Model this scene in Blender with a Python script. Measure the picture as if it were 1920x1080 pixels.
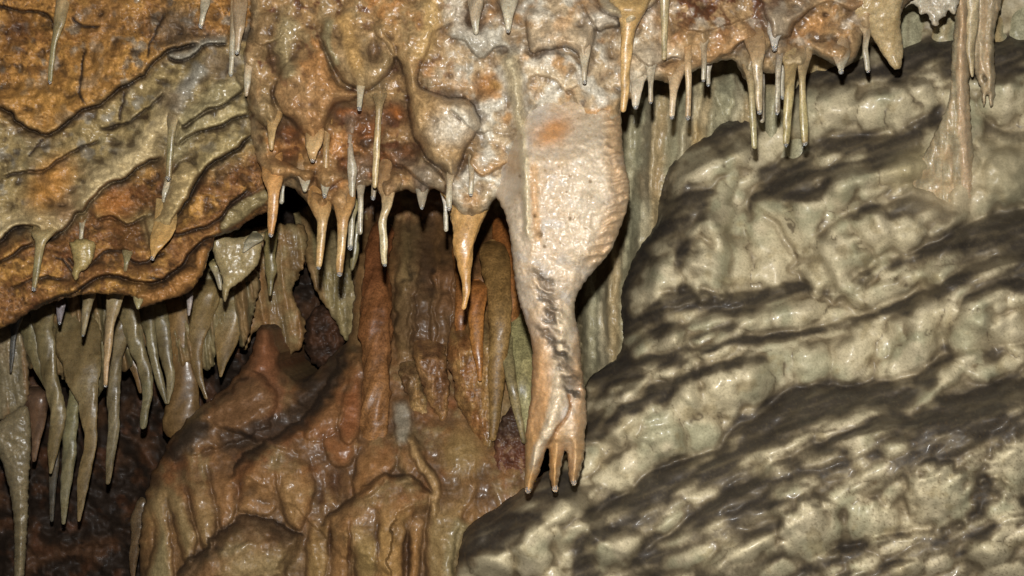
import bpy, math, random
import numpy as np
from mathutils import Vector
random.seed(7)
for o in list(bpy.data.objects): bpy.data.objects.remove(o)
SC = bpy.context.scene; COL = SC.collection

# ------------------------------------------------------------------ camera, light, exposure
F = 2400.0; CAMZ = 1.5
cd = bpy.data.cameras.new('camera'); cam = bpy.data.objects.new('camera', cd); COL.objects.link(cam)
cam.location = (0, 0, CAMZ); cam.rotation_euler = (math.radians(90), 0, 0)
cd.sensor_width = 36; cd.lens = 45; cd.clip_start = .05; cd.clip_end = 100
SC.camera = cam
w = bpy.data.worlds.new('World'); SC.world = w; w.use_nodes = True
w.node_tree.nodes['Background'].inputs[0].default_value = (1, .93, .82, 1)
w.node_tree.nodes['Background'].inputs[1].default_value = .012
fl = bpy.data.lights.new('flash_lamp', 'POINT'); flo = bpy.data.objects.new('flash_lamp', fl); COL.objects.link(flo)
flo.location = (-.01, .02, CAMZ + .15); fl.energy = 345; fl.shadow_soft_size = .016; fl.color = (1, .99, .97)
SC.view_settings.view_transform = 'Standard'; SC.view_settings.look = 'None'
SC.view_settings.exposure = 0; SC.view_settings.gamma = 1
SC.cycles.use_denoising = True
SC.cycles.max_bounces = 6

def P(u, v, d):
    return np.stack([(u-960)/F*d, d, CAMZ-(v-540)/F*d], -1)

# ------------------------------------------------------------------ noise
def _h(ix, iy, s):
    n = (ix.astype(np.int64)*374761393 + iy.astype(np.int64)*668265263 + s*974634777) & 0x7fffffff
    n = ((n ^ (n >> 13))*1274126177) & 0x7fffffff
    n = ((n ^ (n >> 15))*2246822519) & 0x7fffffff
    return ((n ^ (n >> 16)) & 0xffff)/65535.0
def pn(x, y, s=0):
    ix = np.floor(x); iy = np.floor(y); fx = x-ix; fy = y-iy
    ux = fx*fx*fx*(fx*(fx*6-15)+10); uy = fy*fy*fy*(fy*(fy*6-15)+10)
    def g(a, b):
        t = _h(ix+a, iy+b, s)*2*np.pi
        return np.cos(t)*(fx-a)+np.sin(t)*(fy-b)
    return ((g(0,0)*(1-ux)+g(1,0)*ux)*(1-uy)+(g(0,1)*(1-ux)+g(1,1)*ux)*uy)*1.5
def fbm(x, y, sc, oc=4, s=0, gain=.5):
    a = 1.; r = 0; t = 0
    for i in range(oc):
        r = r+a*pn(x/sc+i*17.3, y/sc+i*9.1, s+i); t += a; a *= gain; sc /= 2.03
    return r/t*1.4
def ridged(x, y, sc, oc=4, s=0):
    a = 1.; r = 0; t = 0
    for i in range(oc):
        r = r+a*(1-np.abs(pn(x/sc+i*7.7, y/sc+i*3.1, s+i))*1.6); t += a; a *= .5; sc /= 2.1
    return r/t
def worley(x, y, sc, s=0):
    x = x/sc; y = y/sc; ix = np.floor(x); iy = np.floor(y)
    f1 = np.full(x.shape, 9.); f2 = f1.copy(); idv = np.zeros(x.shape)
    for a in (-1, 0, 1):
        for b in (-1, 0, 1):
            dx = ix+a+_h(ix+a, iy+b, s)-x; dy = iy+b+_h(ix+a, iy+b, s+5)-y
            d = np.sqrt(dx*dx+dy*dy); c = d < f1
            f2 = np.where(c, f1, np.minimum(f2, d)); idv = np.where(c, _h(ix+a, iy+b, s+9), idv); f1 = np.where(c, d, f1)
    return f1, f2, idv
def ss(a, b, x):
    t = np.clip((x-a)/(b-a), 0, 1); return t*t*(3-2*t)
def lin(c): 
    c = np.array(c, float)/255
    return np.where(c <= .04045, c/12.92, ((c+.055)/1.055)**2.4)
ALB = .8
def K(r, g, b): return lin((r, g, b))*ALB

def spline(pts, step=8., n=None):
    p = np.array(pts, float)
    if len(p) == 2: p = np.stack([p[0], p[0]*.5+p[1]*.5, p[1]])
    q = np.vstack([2*p[0]-p[1], p, 2*p[-1]-p[-2]]); out = []
    for i in range(1, len(q)-2):
        L = np.hypot(*(q[i+1]-q[i])[:2]); m = max(2, int(L/step)) if n is None else n
        t = np.linspace(0, 1, m, endpoint=False)[:, None]
        a, b, c, d = q[i-1], q[i], q[i+1], q[i+2]
        out.append(.5*((2*b)+(-a+c)*t+(2*a-5*b+4*c-d)*t*t+(-a+3*b-3*c+d)*t**3))
    out.append(p[-1:]); return np.vstack(out)
def segdist(U, V, pl, closed=False):
    """distance to a polyline, signed + on its left-hand (upper, when drawn left to right) side; and position along it 0..1"""
    a = pl; b = np.roll(pl, -1, 0) if closed else pl[1:]
    if not closed: a = pl[:-1]
    L = np.hypot(*(b-a)[:, :2].T); cum = np.concatenate([[0], np.cumsum(L)]); best = np.full(U.shape, 1e9); sg = np.ones(U.shape); tt = np.zeros(U.shape)
    for i in range(len(a)):
        if L[i] < 1e-6: continue
        dx, dy = (b[i]-a[i])[:2]/L[i]; px = U-a[i][0]; py = V-a[i][1]
        t = np.clip(px*dx+py*dy, 0, L[i]); ex = px-t*dx; ey = py-t*dy; d = ex*ex+ey*ey
        c = d < best-1e-9
        best = np.where(c, d, best); sg = np.where(c, np.where(px*dy-py*dx >= 0, 1, -1), sg); tt = np.where(c, cum[i]+t, tt)
    return np.sqrt(best), sg, tt/max(cum[-1], 1e-6)
def inside(U, V, pl):
    r = np.zeros(U.shape, bool); n = len(pl)
    for i in range(n):
        x1, y1 = pl[i][:2]; x2, y2 = pl[(i+1) % n][:2]
        if y1 == y2: continue
        r ^= ((y1 > V) != (y2 > V)) & (U < (x2-x1)*(V-y1)/(y2-y1)+x1)
    return r
def rough_poly(pts, amp, seed, sc=14., smooth=True):
    p = spline(list(pts)+[pts[0]], 4.)[:-1] if smooth else np.array(pts, float)
    t = np.roll(p, -1, 0)-np.roll(p, 1, 0); n = np.stack([t[:, 1], -t[:, 0]], 1); n /= np.maximum(np.hypot(*n.T), 1e-6)[:, None]
    k = fbm(p[:, 0]+seed*31, p[:, 1]*1.0+seed*7, sc, 3, seed)
    return p+n*(k*amp)[:, None]


def blur(a, k):
    for ax in (0, 1):
        for _ in range(2):
            p = np.pad(a, [(k+1, k) if x == ax else (0, 0) for x in (0, 1)], mode='edge'); c = np.cumsum(p, ax)
            a = (np.take(c, range(2*k+1, p.shape[ax]), ax)-np.take(c, range(0, p.shape[ax]-2*k-1), ax))/(2*k+1)
    return a

# ------------------------------------------------------------------ materials (procedural; base colour from the point colour the builder lays down)
def make_mat(name, rough=(.22, .6), bump=.5, fine=260., coat=.5, sss=0., var=.35, spec=.5):
    m = bpy.data.materials.new(name); m.use_nodes = True; nt = m.node_tree; N = nt.nodes; Lk = nt.links
    b = N['Principled BSDF']
    at = N.new('ShaderNodeAttribute'); at.attribute_name = 'tint'
    geo = N.new('ShaderNodeNewGeometry')
    def noise(sc, det=4, ro=.55):
        n = N.new('ShaderNodeTexNoise'); n.inputs['Scale'].default_value = sc; n.inputs['Detail'].default_value = det
        n.inputs['Roughness'].default_value = ro; Lk.new(geo.outputs['Position'], n.inputs['Vector']); return n
    n1 = noise(fine, 5, .6); n2 = noise(fine*.22, 5, .6); n3 = noise(fine*3.2, 2)
    mp = N.new('ShaderNodeMapRange'); mp.inputs[1].default_value = .3; mp.inputs[2].default_value = .7
    mp.inputs[3].default_value = 1-var; mp.inputs[4].default_value = 1+var*.75; Lk.new(n1.outputs[0], mp.inputs[0])
    mp2 = N.new('ShaderNodeMapRange'); mp2.inputs[1].default_value = .3; mp2.inputs[2].default_value = .7
    mp2.inputs[3].default_value = 1-var*.6; mp2.inputs[4].default_value = 1+var*.5; Lk.new(n2.outputs[0], mp2.inputs[0])
    gr = N.new('ShaderNodeMapRange'); gr.inputs[1].default_value = .3; gr.inputs[2].default_value = .7; gr.inputs[3].default_value = 1-var*.5; gr.inputs[4].default_value = 1+var*.3
    Lk.new(n3.outputs[0], gr.inputs[0]); m0 = N.new('ShaderNodeMath'); m0.operation = 'MULTIPLY'; Lk.new(mp.outputs[0], m0.inputs[0]); Lk.new(gr.outputs[0], m0.inputs[1])
    mul = N.new('ShaderNodeMath'); mul.operation = 'MULTIPLY'; Lk.new(m0.outputs[0], mul.inputs[0]); Lk.new(mp2.outputs[0], mul.inputs[1])
    vm = N.new('ShaderNodeVectorMath'); vm.operation = 'SCALE'; Lk.new(at.outputs['Color'], vm.inputs[0]); Lk.new(mul.outputs[0], vm.inputs['Scale'])
    Lk.new(vm.outputs[0], b.inputs['Base Color'])
    # alpha of the tint = dryness: dry rock is rougher, wet calcite is glossy
    mr = N.new('ShaderNodeMapRange'); mr.inputs[3].default_value = rough[0]; mr.inputs[4].default_value = rough[1]; Lk.new(at.outputs['Alpha'], mr.inputs[0])
    ad = N.new('ShaderNodeMath'); ad.operation = 'MULTIPLY_ADD'; Lk.new(n2.outputs[0], ad.inputs[0]); ad.inputs[1].default_value = .6; Lk.new(mr.outputs[0], ad.inputs[2])
    sb = N.new('ShaderNodeMath'); sb.operation = 'SUBTRACT'; Lk.new(ad.outputs[0], sb.inputs[0]); sb.inputs[1].default_value = .28
    Lk.new(sb.outputs[0], b.inputs['Roughness'])
    b.inputs['Specular IOR Level'].default_value = spec
    inv = N.new('ShaderNodeMapRange'); inv.inputs[3].default_value = coat; inv.inputs[4].default_value = coat*.05; Lk.new(at.outputs['Alpha'], inv.inputs[0])
    nw = noise(34, 3); wet = N.new('ShaderNodeMapRange'); wet.interpolation_type = 'SMOOTHSTEP'; wet.inputs[1].default_value = .42; wet.inputs[2].default_value = .66
    wet.inputs[3].default_value = .12; Lk.new(nw.outputs[0], wet.inputs[0])     # films of water lie in patches
    wm = N.new('ShaderNodeMath'); wm.operation = 'MULTIPLY'; Lk.new(inv.outputs[0], wm.inputs[0]); Lk.new(wet.outputs[0], wm.inputs[1])
    Lk.new(wm.outputs[0], b.inputs['Coat Weight']); b.inputs['Coat Roughness'].default_value = .17; b.inputs['Coat IOR'].default_value = 1.4
    if sss:
        b.inputs['Subsurface Weight'].default_value = sss; b.inputs['Subsurface Scale'].default_value = .006
        b.inputs['Subsurface Radius'].default_value = (1, .6, .3)
    s1 = N.new('ShaderNodeMath'); s1.operation = 'MULTIPLY_ADD'; Lk.new(n2.outputs[0], s1.inputs[0]); s1.inputs[1].default_value = 2.6; Lk.new(n1.outputs[0], s1.inputs[2])
    s2 = N.new('ShaderNodeMath'); s2.operation = 'MULTIPLY_ADD'; Lk.new(n3.outputs[0], s2.inputs[0]); s2.inputs[1].default_value = .35; Lk.new(s1.outputs[0], s2.inputs[2])
    bst = N.new('ShaderNodeMapRange'); bst.inputs[3].default_value = bump*.55; bst.inputs[4].default_value = bump*1.5; Lk.new(at.outputs['Alpha'], bst.inputs[0])
    bp = N.new('ShaderNodeBump'); bp.inputs['Distance'].default_value = .0016; Lk.new(bst.outputs[0], bp.inputs['Strength']); Lk.new(s2.outputs[0], bp.inputs['Height'])
    Lk.new(bp.outputs[0], b.inputs['Normal']); Lk.new(bp.outputs[0], b.inputs['Coat Normal'])
    return m
M_rock = make_mat('wet_ochre_rock', (.32, .8), .26, 260., .55, 0, .34, .3)
M_flow = make_mat('flowstone_calcite', (.42, .85), .14, 230., .45, .0, .32, .35)
M_slope = make_mat('mud_coated_flowstone', (.4, .85), .12, 200., .65, .0, .2, .4)
M_coated = make_mat('calcite_coated_rock', (.34, .78), .22, 210., .6, .0, .38, .42)
M_crust = make_mat('crusted_brown_calcite', (.4, .8), .36, 220., .6, .0, .5, .4)
M_straw = make_mat('stalactite_calcite', (.34, .55), .3, 320., .55, .25, .34, .4)
M_drape = make_mat('pale_drapery_calcite', (.34, .6), .22, 260., .75, .25, .22, .45)
def drop_mat():
    m = bpy.data.materials.new('clear_water'); m.use_nodes = True; b = m.node_tree.nodes['Principled BSDF']
    b.inputs['Base Color'].default_value = (.95, .97, .97, 1); b.inputs['Roughness'].default_value = .02
    b.inputs['Transmission Weight'].default_value = .88; b.inputs['IOR'].default_value = 1.333
    return m
M_drop = drop_mat()

def tag(o, label=None, cat=None, group=None, kind=None):
    for k, v in (('label', label), ('category', cat), ('group', group), ('kind', kind)):
        if v: o[k] = v
    return o
ORG = {}     # world position of every object's origin
def link_mesh(name, verts, quads, cols, mat, parent=None, origin=None, normals=None):
    verts = np.asarray(verts, float); 
    if origin is None: origin = verts.mean(0)
    me = bpy.data.meshes.new(name); nv = len(verts); nq = len(quads)
    me.vertices.add(nv); me.vertices.foreach_set('co', (verts-origin).astype(np.float32).ravel())
    me.loops.add(nq*4); me.loops.foreach_set('vertex_index', np.asarray(quads, np.int32).ravel())
    me.polygons.add(nq); me.polygons.foreach_set('loop_start', np.arange(0, nq*4, 4, dtype=np.int32))
    me.update(calc_edges=True); me.validate()
    me.polygons.foreach_set('use_smooth', np.ones(len(me.polygons), bool))
    if cols is not None:
        a = me.color_attributes.new('tint', 'FLOAT_COLOR', 'POINT'); a.data.foreach_set('color', np.clip(cols, 0, 1).astype(np.float32).ravel())
    me.materials.append(mat)
    o = bpy.data.objects.new(name, me); COL.objects.link(o)
    if parent is not None:
        o.parent = parent; o.location = Vector(origin)-ORG[parent.name]
    else: o.location = origin
    ORG[o.name] = Vector(origin)
    if normals is not None: me.normals_split_custom_set_from_vertices([tuple(x) for x in normals])
    return o

# ------------------------------------------------------------------ sculpted rock bodies: an outline with its own relief, rolled edges and a back
class Body:
    rest = 'rock_face'
    def __init__(s, poly, depth, step=2.3, edge=(30, 30), amp=3., seed=1, smooth=True, sc=14.):
        s.poly = rough_poly(poly, amp, seed, sc, smooth); s.step = step; s.seed = seed
        lo = s.poly.min(0)-step*2; hi = s.poly.max(0)+step*2
        s.u0, s.v0 = lo; nu = int((hi[0]-lo[0])/step)+1; nv = int((hi[1]-lo[1])/step)+1
        s.U, s.V = np.meshgrid(lo[0]+np.arange(nu)*step, lo[1]+np.arange(nv)*step)
        d, _, _ = segdist(s.U, s.V, s.poly, True); s.sdf = np.where(inside(s.U, s.V, s.poly), d, -d)
        s.base = depth(s.U, s.V) if callable(depth) else np.full(s.U.shape, float(depth))
        s.R = np.zeros(s.U.shape); s.C = np.zeros(s.U.shape+(4,)); s.edge = edge; s.seed = seed; s.PID = np.zeros(s.U.shape, int); s.pnames = []
    def mark(s, mask, name):
        """these faces become a part of their own"""
        if not s.pnames: s.pnames = ['']
        s.pnames.append(name); s.PID[mask] = len(s.pnames)-1
    def win(s, pts, pad):
        p = np.asarray(pts)[:, :2]; lo = p.min(0)-pad; hi = p.max(0)+pad
        j0 = max(0, int((lo[0]-s.u0)/s.step)); j1 = min(s.U.shape[1], int((hi[0]-s.u0)/s.step)+2)
        i0 = max(0, int((lo[1]-s.v0)/s.step)); i1 = min(s.U.shape[0], int((hi[1]-s.v0)/s.step)+2)
        return (slice(i0, max(i0, i1)), slice(j0, max(j0, j1)))
    def warp(s, w, a=4., sc=26.):
        U, V = s.U[w], s.V[w]
        return U+a*fbm(U, V, sc, 3, 91+s.seed), V+a*fbm(U, V, sc, 3, 57+s.seed)
    def lip(s, pts, h, L=40., r=3., under=.25, warp=3., taper=.12, color=None, cw=14., dry=.1):
        pl = spline(pts); w = s.win(pl, max(L*3.5, cw*2)); 
        if s.U[w].size == 0: return
        U, V = s.warp(w, warp); d, sg, t = segdist(U, V, pl); x = d*sg
        tp = ss(0, taper, t)*ss(0, taper, 1-t) if taper else 1.
        endm = 1.
        up = np.exp(-np.maximum(x, 0)/L)*(1-.75*np.exp(-np.maximum(x, 0)/r)); dn = -under*np.exp(np.minimum(x, 0)/(L*.35))
        s.R[w] += h*tp*np.where(x >= 0, up, dn)
        if color is not None:
            s._mix(w, np.where(x >= -1, np.exp(-(np.maximum(x, 0)/cw)**2), 0)*tp, color, dry)
    def ridge(s, pts, h, wd, color=None, dry=.1, warp=3., taper=.1, op=1., sharp=False):
        """a raised (or, h < 0, sunk) rib; points may carry their own half width as a third number"""
        pl = spline(pts); wmax = wd*(pl[:, 2].max() if pl.shape[1] > 2 else 1); w = s.win(pl, wmax*2.6)
        if s.U[w].size == 0: return
        U, V = s.warp(w, warp); d, sg, t = segdist(U, V, pl[:, :2])
        ww = wd*np.interp(t, np.linspace(0, 1, len(pl)), pl[:, 2]) if pl.shape[1] > 2 else wd
        tp = ss(0, taper, t)*ss(0, taper, 1-t) if taper else 1.
        q = d/ww
        prof = np.exp(-q*q*1.4) if not sharp else np.sqrt(np.maximum(0, 1-np.minimum(q, 1)**2))
        s.R[w] += h*tp*prof
        if color is not None: s._mix(w, np.clip(np.exp(-q**4*1.2)*tp*op, 0, 1), color, dry)
    def lobe(s, pts, h, R=30., color=None, dry=.1, warp=2.5, op=1., soft=5., fade=0., part=None):
        """a drape lying on the rock: closed outline, rounded rim"""
        pl = spline(list(pts)+[pts[0]], 6.)[:-1]; w = s.win(pl, 8)
        if s.U[w].size == 0: return
        U, V = s.warp(w, warp); d, _, _ = segdist(U, V, pl, True); x = np.where(inside(U, V, pl), d, -d)
        q = np.clip(x/R, 0, 1); y0, y1 = pl[:, 1].min(), pl[:, 1].max(); fd = ss(y0, y0+fade*(y1-y0), V) if fade else 1.
        s.R[w] += h*np.sqrt(1-(1-q)**2)*fd
        if color is not None: s._mix(w, ss(-1, soft, x)*op*fd, color, dry)
        if part: m_ = np.zeros(s.U.shape, bool); m_[w] = (x > 0) & (np.asarray(fd)*np.ones(x.shape) > .3); s.mark(m_, part)
    def blob(s, x, y, rx, ry, h, rot=0, color=None, dry=.1, op=1., warp=4., flat=False):
        w = s.win([(x-max(rx, ry)*2, y-max(rx, ry)*2), (x+max(rx, ry)*2, y+max(rx, ry)*2)], 4)
        if s.U[w].size == 0: return
        U, V = s.warp(w, warp); c, n = math.cos(math.radians(rot)), math.sin(math.radians(rot))
        a = ((U-x)*c+(V-y)*n)/rx; b = (-(U-x)*n+(V-y)*c)/ry; q = a*a+b*b
        s.R[w] += h*(np.sqrt(np.maximum(0, 1-q)) if flat else np.exp(-q*1.3))
        if color is not None: s._mix(w, np.exp(-q**1.6)*op, color, dry)
    def _mix(s, w, m, color, dry):
        m = np.asarray(m)[..., None]; t = np.concatenate([np.asarray(color, float), [dry]])
        s.C[w] = s.C[w]*(1-m)+t*m
    def paint(s, m, color, dry=.1):
        s._mix(slice(None), np.clip(m, 0, 1)*np.ones(s.U.shape), color, dry)
    def crackle(s, sc, m, color, seed, h=3., wd=.05, op=.7):
        q = np.abs(pn(s.U/sc+1.2*fbm(s.U, s.V, sc*.8, 3, seed), s.V/sc*1.25+1.2*fbm(s.U, s.V, sc*.7, 3, seed+4), seed+8))
        g = np.exp(-(q/wd)**2)*m*ss(-.25, .25, fbm(s.U, s.V, sc*1.6, 2, seed+2)); s.R -= h*g; s.paint(g*op, color, .6)
    def tier(s, pts, H, Lr, Ld, warp=5., taper=.14, color=None, cw=20., op=.8, dry=.4):
        """a rounded step: rises at the line (drawn left to right) and falls back below it"""
        pl = spline(pts, 12.); w = s.win(pl, Lr+2.3*Ld)
        if s.U[w].size == 0: return
        U, V = s.warp(w, warp); d, sg, t = segdist(U, V, pl); x = -d*sg; q = np.clip(x/Lr, 0, 1); tp = ss(0, taper, t)*ss(0, taper, 1-t)
        s.R[w] += H*np.where(x > 0, np.sqrt(1-(1-q)**2)*np.exp(-np.maximum(x-Lr, 0)/Ld), 0)*tp
        if color is not None: s._mix(w, np.where(x > -4, np.exp(-(np.maximum(x, 0)/cw)**2), 0)*tp*op, color, dry)
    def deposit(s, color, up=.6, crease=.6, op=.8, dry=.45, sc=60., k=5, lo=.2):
        """mud on upward facing shelves, and shade painted into the creases to bring out the relief"""
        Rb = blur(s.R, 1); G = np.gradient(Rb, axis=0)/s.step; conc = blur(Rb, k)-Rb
        m = ss(lo, lo+1.2, G)*up+ss(.4, 4.5, conc)*crease; s.paint(np.clip(m*(.8+.7*fbm(s.U, s.V, sc, 3, s.seed+64)), 0, 1)*op, color, dry)  # crease shade goes into the point colour along with the mud
    def flow_to(s, x, y, wd, color, L=60., h=None, lean=0.):
        """calcite running down the rock into the root of a stalactite"""
        h = h or min(26., 6+wd*.5); a = wd/2
        s.ridge([(x+lean*L, y-L, 2.6), (x+lean*L*.4, y-L*.45, 1.9), (x, y-4, 1.25), (x, y+wd*.5, .9)], h, a, color, .08, 3, .3, .55)
    def finish(s):
        q = np.clip(s.sdf/s.edge[0], 0, 1); s.D = s.base-.001*(s.R-s.edge[1]*(1-np.sqrt(1-(1-q)**2)))
    def at(s, u, v):
        j = (u-s.u0)/s.step; i = (v-s.v0)/s.step
        if not (0 <= i < s.U.shape[0]-1 and 0 <= j < s.U.shape[1]-1): return None
        i, j = int(round(i)), int(round(j))
        return None if s.sdf[i, j] < 0 else float(s.D[i, j])
    def build(s, name, mat, back=120., taper=.0, parent=None, closed=False, thick=20., lift=0., shift=0.):
        step = s.step; keepv = s.sdf > 0
        cell = keepv[:-1, :-1] | keepv[1:, :-1] | keepv[:-1, 1:] | keepv[1:, 1:]
        used = np.zeros(s.U.shape, bool)
        used[:-1, :-1] |= cell; used[1:, :-1] |= cell; used[:-1, 1:] |= cell; used[1:, 1:] |= cell
        gy, gx = np.gradient(s.sdf, step); gl = np.maximum(np.hypot(gx, gy), .3); mv = used & ~keepv
        U = np.where(mv, s.U-s.sdf*gx/gl**2*.98, s.U); V = np.where(mv, s.V-s.sdf*gy/gl**2*.98, s.V)
        idx = -np.ones(s.U.shape, int); idx[used] = np.arange(used.sum())
        co = P(U[used], V[used], s.D[used]); cl = s.C[used]
        a, b, c, d = idx[:-1, :-1][cell], idx[:-1, 1:][cell], idx[1:, 1:][cell], idx[1:, :-1][cell]
        quads = np.stack([a, d, c, b], 1)
        # boundary edges
        e = np.concatenate([quads[:, [0, 1]], quads[:, [1, 2]], quads[:, [2, 3]], quads[:, [3, 0]]]); key = np.sort(e, 1); key = key[:, 0]*10**7+key[:, 1]
        _, first, cnt = np.unique(key, return_index=True, return_counts=True); be = e[first[cnt == 1]]
        bv = np.unique(be); mp = {}; n0 = len(co); allq = [quads]; cos = [co]; cls = [cl]
        Uf, Vf, Df, Sf = U[used], V[used], s.D[used], s.sdf[used]
        if closed:
            q = np.clip(np.maximum(Sf, 0)/s.edge[0], 0, 1); Db = Df.copy()
            edge_d = s.base[used]+.001*s.edge[1]
            Db = np.maximum(edge_d+.001*thick*np.sqrt(1-(1-q)**2), Df+.0005)
            isb = np.zeros(n0, bool); isb[bv] = True; m2 = np.arange(n0); m2[~isb] = n0+np.arange((~isb).sum())
            cos.append(P(Uf[~isb], Vf[~isb], Db[~isb])); cls.append(cl[~isb]); allq.append(m2[quads][:, ::-1])
        else:
            cx, cy = Uf.mean(), Vf.mean(); prev = {int(k): int(k) for k in bv}; n = n0
            for f in (.12, .4, 1.):
                ids = {int(k): n+i for i, k in enumerate(bv)}; n += len(bv)
                dd = Df[bv]+.001*back*f; k = 1-taper*f
                # shrink towards the inside so the body narrows behind its rim
                sh = 1.; uu = cx+(Uf[bv]-cx)*k+shift*f**.8; vv = cy+(Vf[bv]-cy)*k-lift*f**.8
                sc_ = Df[bv]/dd
                cos.append(P(960+(uu-960)*sc_, 540+(vv-540)*sc_, dd)); cls.append(cl[bv])
                allq.append(np.array([[prev[int(p)], prev[int(q)], ids[int(q)], ids[int(p)]] for p, q in be])[:, ::-1]); prev = ids
        co, qd, cl = np.vstack(cos), np.vstack(allq), np.vstack(cls)
        if not s.pnames: return link_mesh(name, co, qd, cl, mat, parent)
        fp = s.PID[:-1, :-1][cell]; fid = np.concatenate([fp]*(2 if closed else 1)+[np.zeros(len(qd)-len(fp)*(2 if closed else 1), int)])
        fn = np.cross(co[qd[:, 2]]-co[qd[:, 0]], co[qd[:, 3]]-co[qd[:, 1]]); vn = np.zeros_like(co)
        for k in range(4): np.add.at(vn, qd[:, k], fn)
        vn /= np.maximum(np.linalg.norm(vn, axis=1), 1e-12)[:, None]
        root = bpy.data.objects.new(name, None); COL.objects.link(root); root.location = co.mean(0); ORG[root.name] = Vector(co.mean(0)); s.parts = {}
        for k in np.unique(fid):
            q = qd[fid == k]
            if len(q) < 12: continue
            used_, inv_ = np.unique(q, return_inverse=True)
            s.parts[int(k)] = link_mesh(s.pnames[k] or s.rest, co[used_], inv_.reshape(-1, 4), cl[used_], mat, root, None, vn[used_])
        return root

# ------------------------------------------------------------------ swept stalactites
def tube(name, path, depth, mat, c0, c1, flat=.8, dry=.12, lump=.08, seed=0, parent=None, rootw=1., round_tip=True):
    """path: (x, y, width px) from root to tip; depth: number or list per point"""
    path = list(path); 
    p = np.array(path, float); dl = np.array(depth, float) if np.ndim(depth) else np.full(len(p), float(depth))
    w0 = p[0, 2]; p[0, 2] *= rootw
    p = np.vstack([[p[0, 0], p[0, 1]-w0*(.42 if rootw == 1 else 1.), w0*(.25 if rootw == 1 else .5)], p]); dl = np.concatenate([[dl[0]+w0*.0011], dl])   # the root runs into the rock
    q = spline(np.column_stack([p, dl*1000]), 2.6 if p[:, 2].max() < 40 else 4.)
    x, y, wd, d = q[:, 0], q[:, 1], np.maximum(q[:, 2], 2.), q[:, 3]/1000
    L = np.concatenate([[0], np.cumsum(np.hypot(np.diff(x), np.diff(y)))]); t = L/L[-1]
    ns = 16 if wd.max() < 40 else 30
    th = np.arange(ns)*2*np.pi/ns
    if round_tip:     # close the tip with a half round
        r0 = wd[-1]/2; ex = np.array([.45, .8, .97]); dx, dy = x[-1]-x[-3], y[-1]-y[-3]; dn = math.hypot(dx, dy)
        x = np.concatenate([x, x[-1]+ex*r0*dx/dn]); y = np.concatenate([y, y[-1]+ex*r0*dy/dn]); wd = np.concatenate([wd, wd[-1]*np.sqrt(1-ex**2)])
        d = np.concatenate([d, np.full(3, d[-1])]); L = np.concatenate([L, L[-1]+ex*r0]); t = np.concatenate([t, np.ones(3)])
    T, A = np.meshgrid(L, th, indexing='ij'); W = np.tile(wd[:, None], ns)
    rq = np.maximum(W/2, 9.); cA = np.cos(A)*rq; sA = np.sin(A)*rq
    n1 = fbm(T*.45+cA+seed*53, sA+T*.2+seed*11, 17., 3, seed)
    n2 = fbm(T*.5+seed*13+.4*cA, .4*sA+seed*7, 42., 2, seed+3); n3 = pn(T/7.+seed*5, T*0+seed*.37, seed)
    rr = W/2*(1+lump*1.3*n1+lump*1.5*n2+.03*n3)
    uu = x[:, None]+rr*np.cos(A); vv = np.tile(y[:, None], ns)
    dd = np.tile(d[:, None], ns)-rr*np.sin(A)*flat*.001
    co = P(uu, vv, dd).reshape(-1, 3)
    k = ss(.0, .85, t)[:, None]+.35*n2
    c = np.clip(k, 0, 1)[..., None]; C = np.asarray(c0)*(1-c)+np.asarray(c1)*c
    mo_ = np.clip(n2*1.3, 0, .5)[..., None]; C = C*(1-mo_)+np.asarray(c0)*np.array([.72, .62, .5])*mo_
    C = C*(1+.42*n1[..., None]+.12*n3[..., None]); 
    C = np.concatenate([C, np.full(C.shape[:2]+(1,), dry)], -1).reshape(-1, 4)
    n = len(x); i = np.arange(n-1)[:, None]*ns; j = np.arange(ns)[None]; j2 = (j+1) % ns
    quads = np.stack([i+j, i+ns+j, i+ns+j2, i+j2], -1).reshape(-1, 4)
    last = (n-1)*ns; cap = np.array([[last+a, last+ns-1-a-0, last+ns-2-a, last+a+1] for a in range(ns//2-1)])[:, ::-1]
    top = np.array([[a, ns-1-a, ns-2-a, a+1] for a in range(ns//2-1)])
    o = link_mesh(name, co, np.vstack([quads, cap, top]), C, mat, parent, origin=P(np.array(x[0]), np.array(y[0]), np.array(d[0])))
    tip = P(np.array(x[-1]), np.array(y[-1]), np.array(d[-1])); return o, tip, wd[-4] if round_tip else wd[-1]
def water_drop(parent, tip, wpx, d):
    r = wpx*.5*d/F*.98; n = 12; ns = 14; vs = []; 
    for i in range(n+1):
        a = math.pi*i/n; z = -math.cos(a)*1.18; rad = math.sin(a)
        for j in range(ns):
            b = 2*math.pi*j/ns; vs.append((tip[0]+r*rad*math.cos(b), tip[1]+r*rad*math.sin(b), tip[2]+r*.35+r*z))
    qs = [(i*ns+j, i*ns+(j+1) % ns, (i+1)*ns+(j+1) % ns, (i+1)*ns+j) for i in range(n) for j in range(ns)]
    return link_mesh('water_drop', vs, qs, None, M_drop, parent)

# ------------------------------------------------------------------ colours (real albedo)
ORANGE = K(196,138,60); OCHRE = K(176,122,56); RUST = K(114,64,34); BROWN = K(112,70,34); OLIVE = K(160,142,102); TAN = K(188,142,86)
CREAM = K(205,178,130); GREY = K(168,158,142); WHITE = K(216,204,186); PINK = K(206,172,136); DKBR = K(48,35,24)
PALE = K(212,197,160); PALEG = K(188,181,146); MUD = K(76,66,54); MUD2 = K(122,104,74); LILAC = K(128,112,100)

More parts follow.
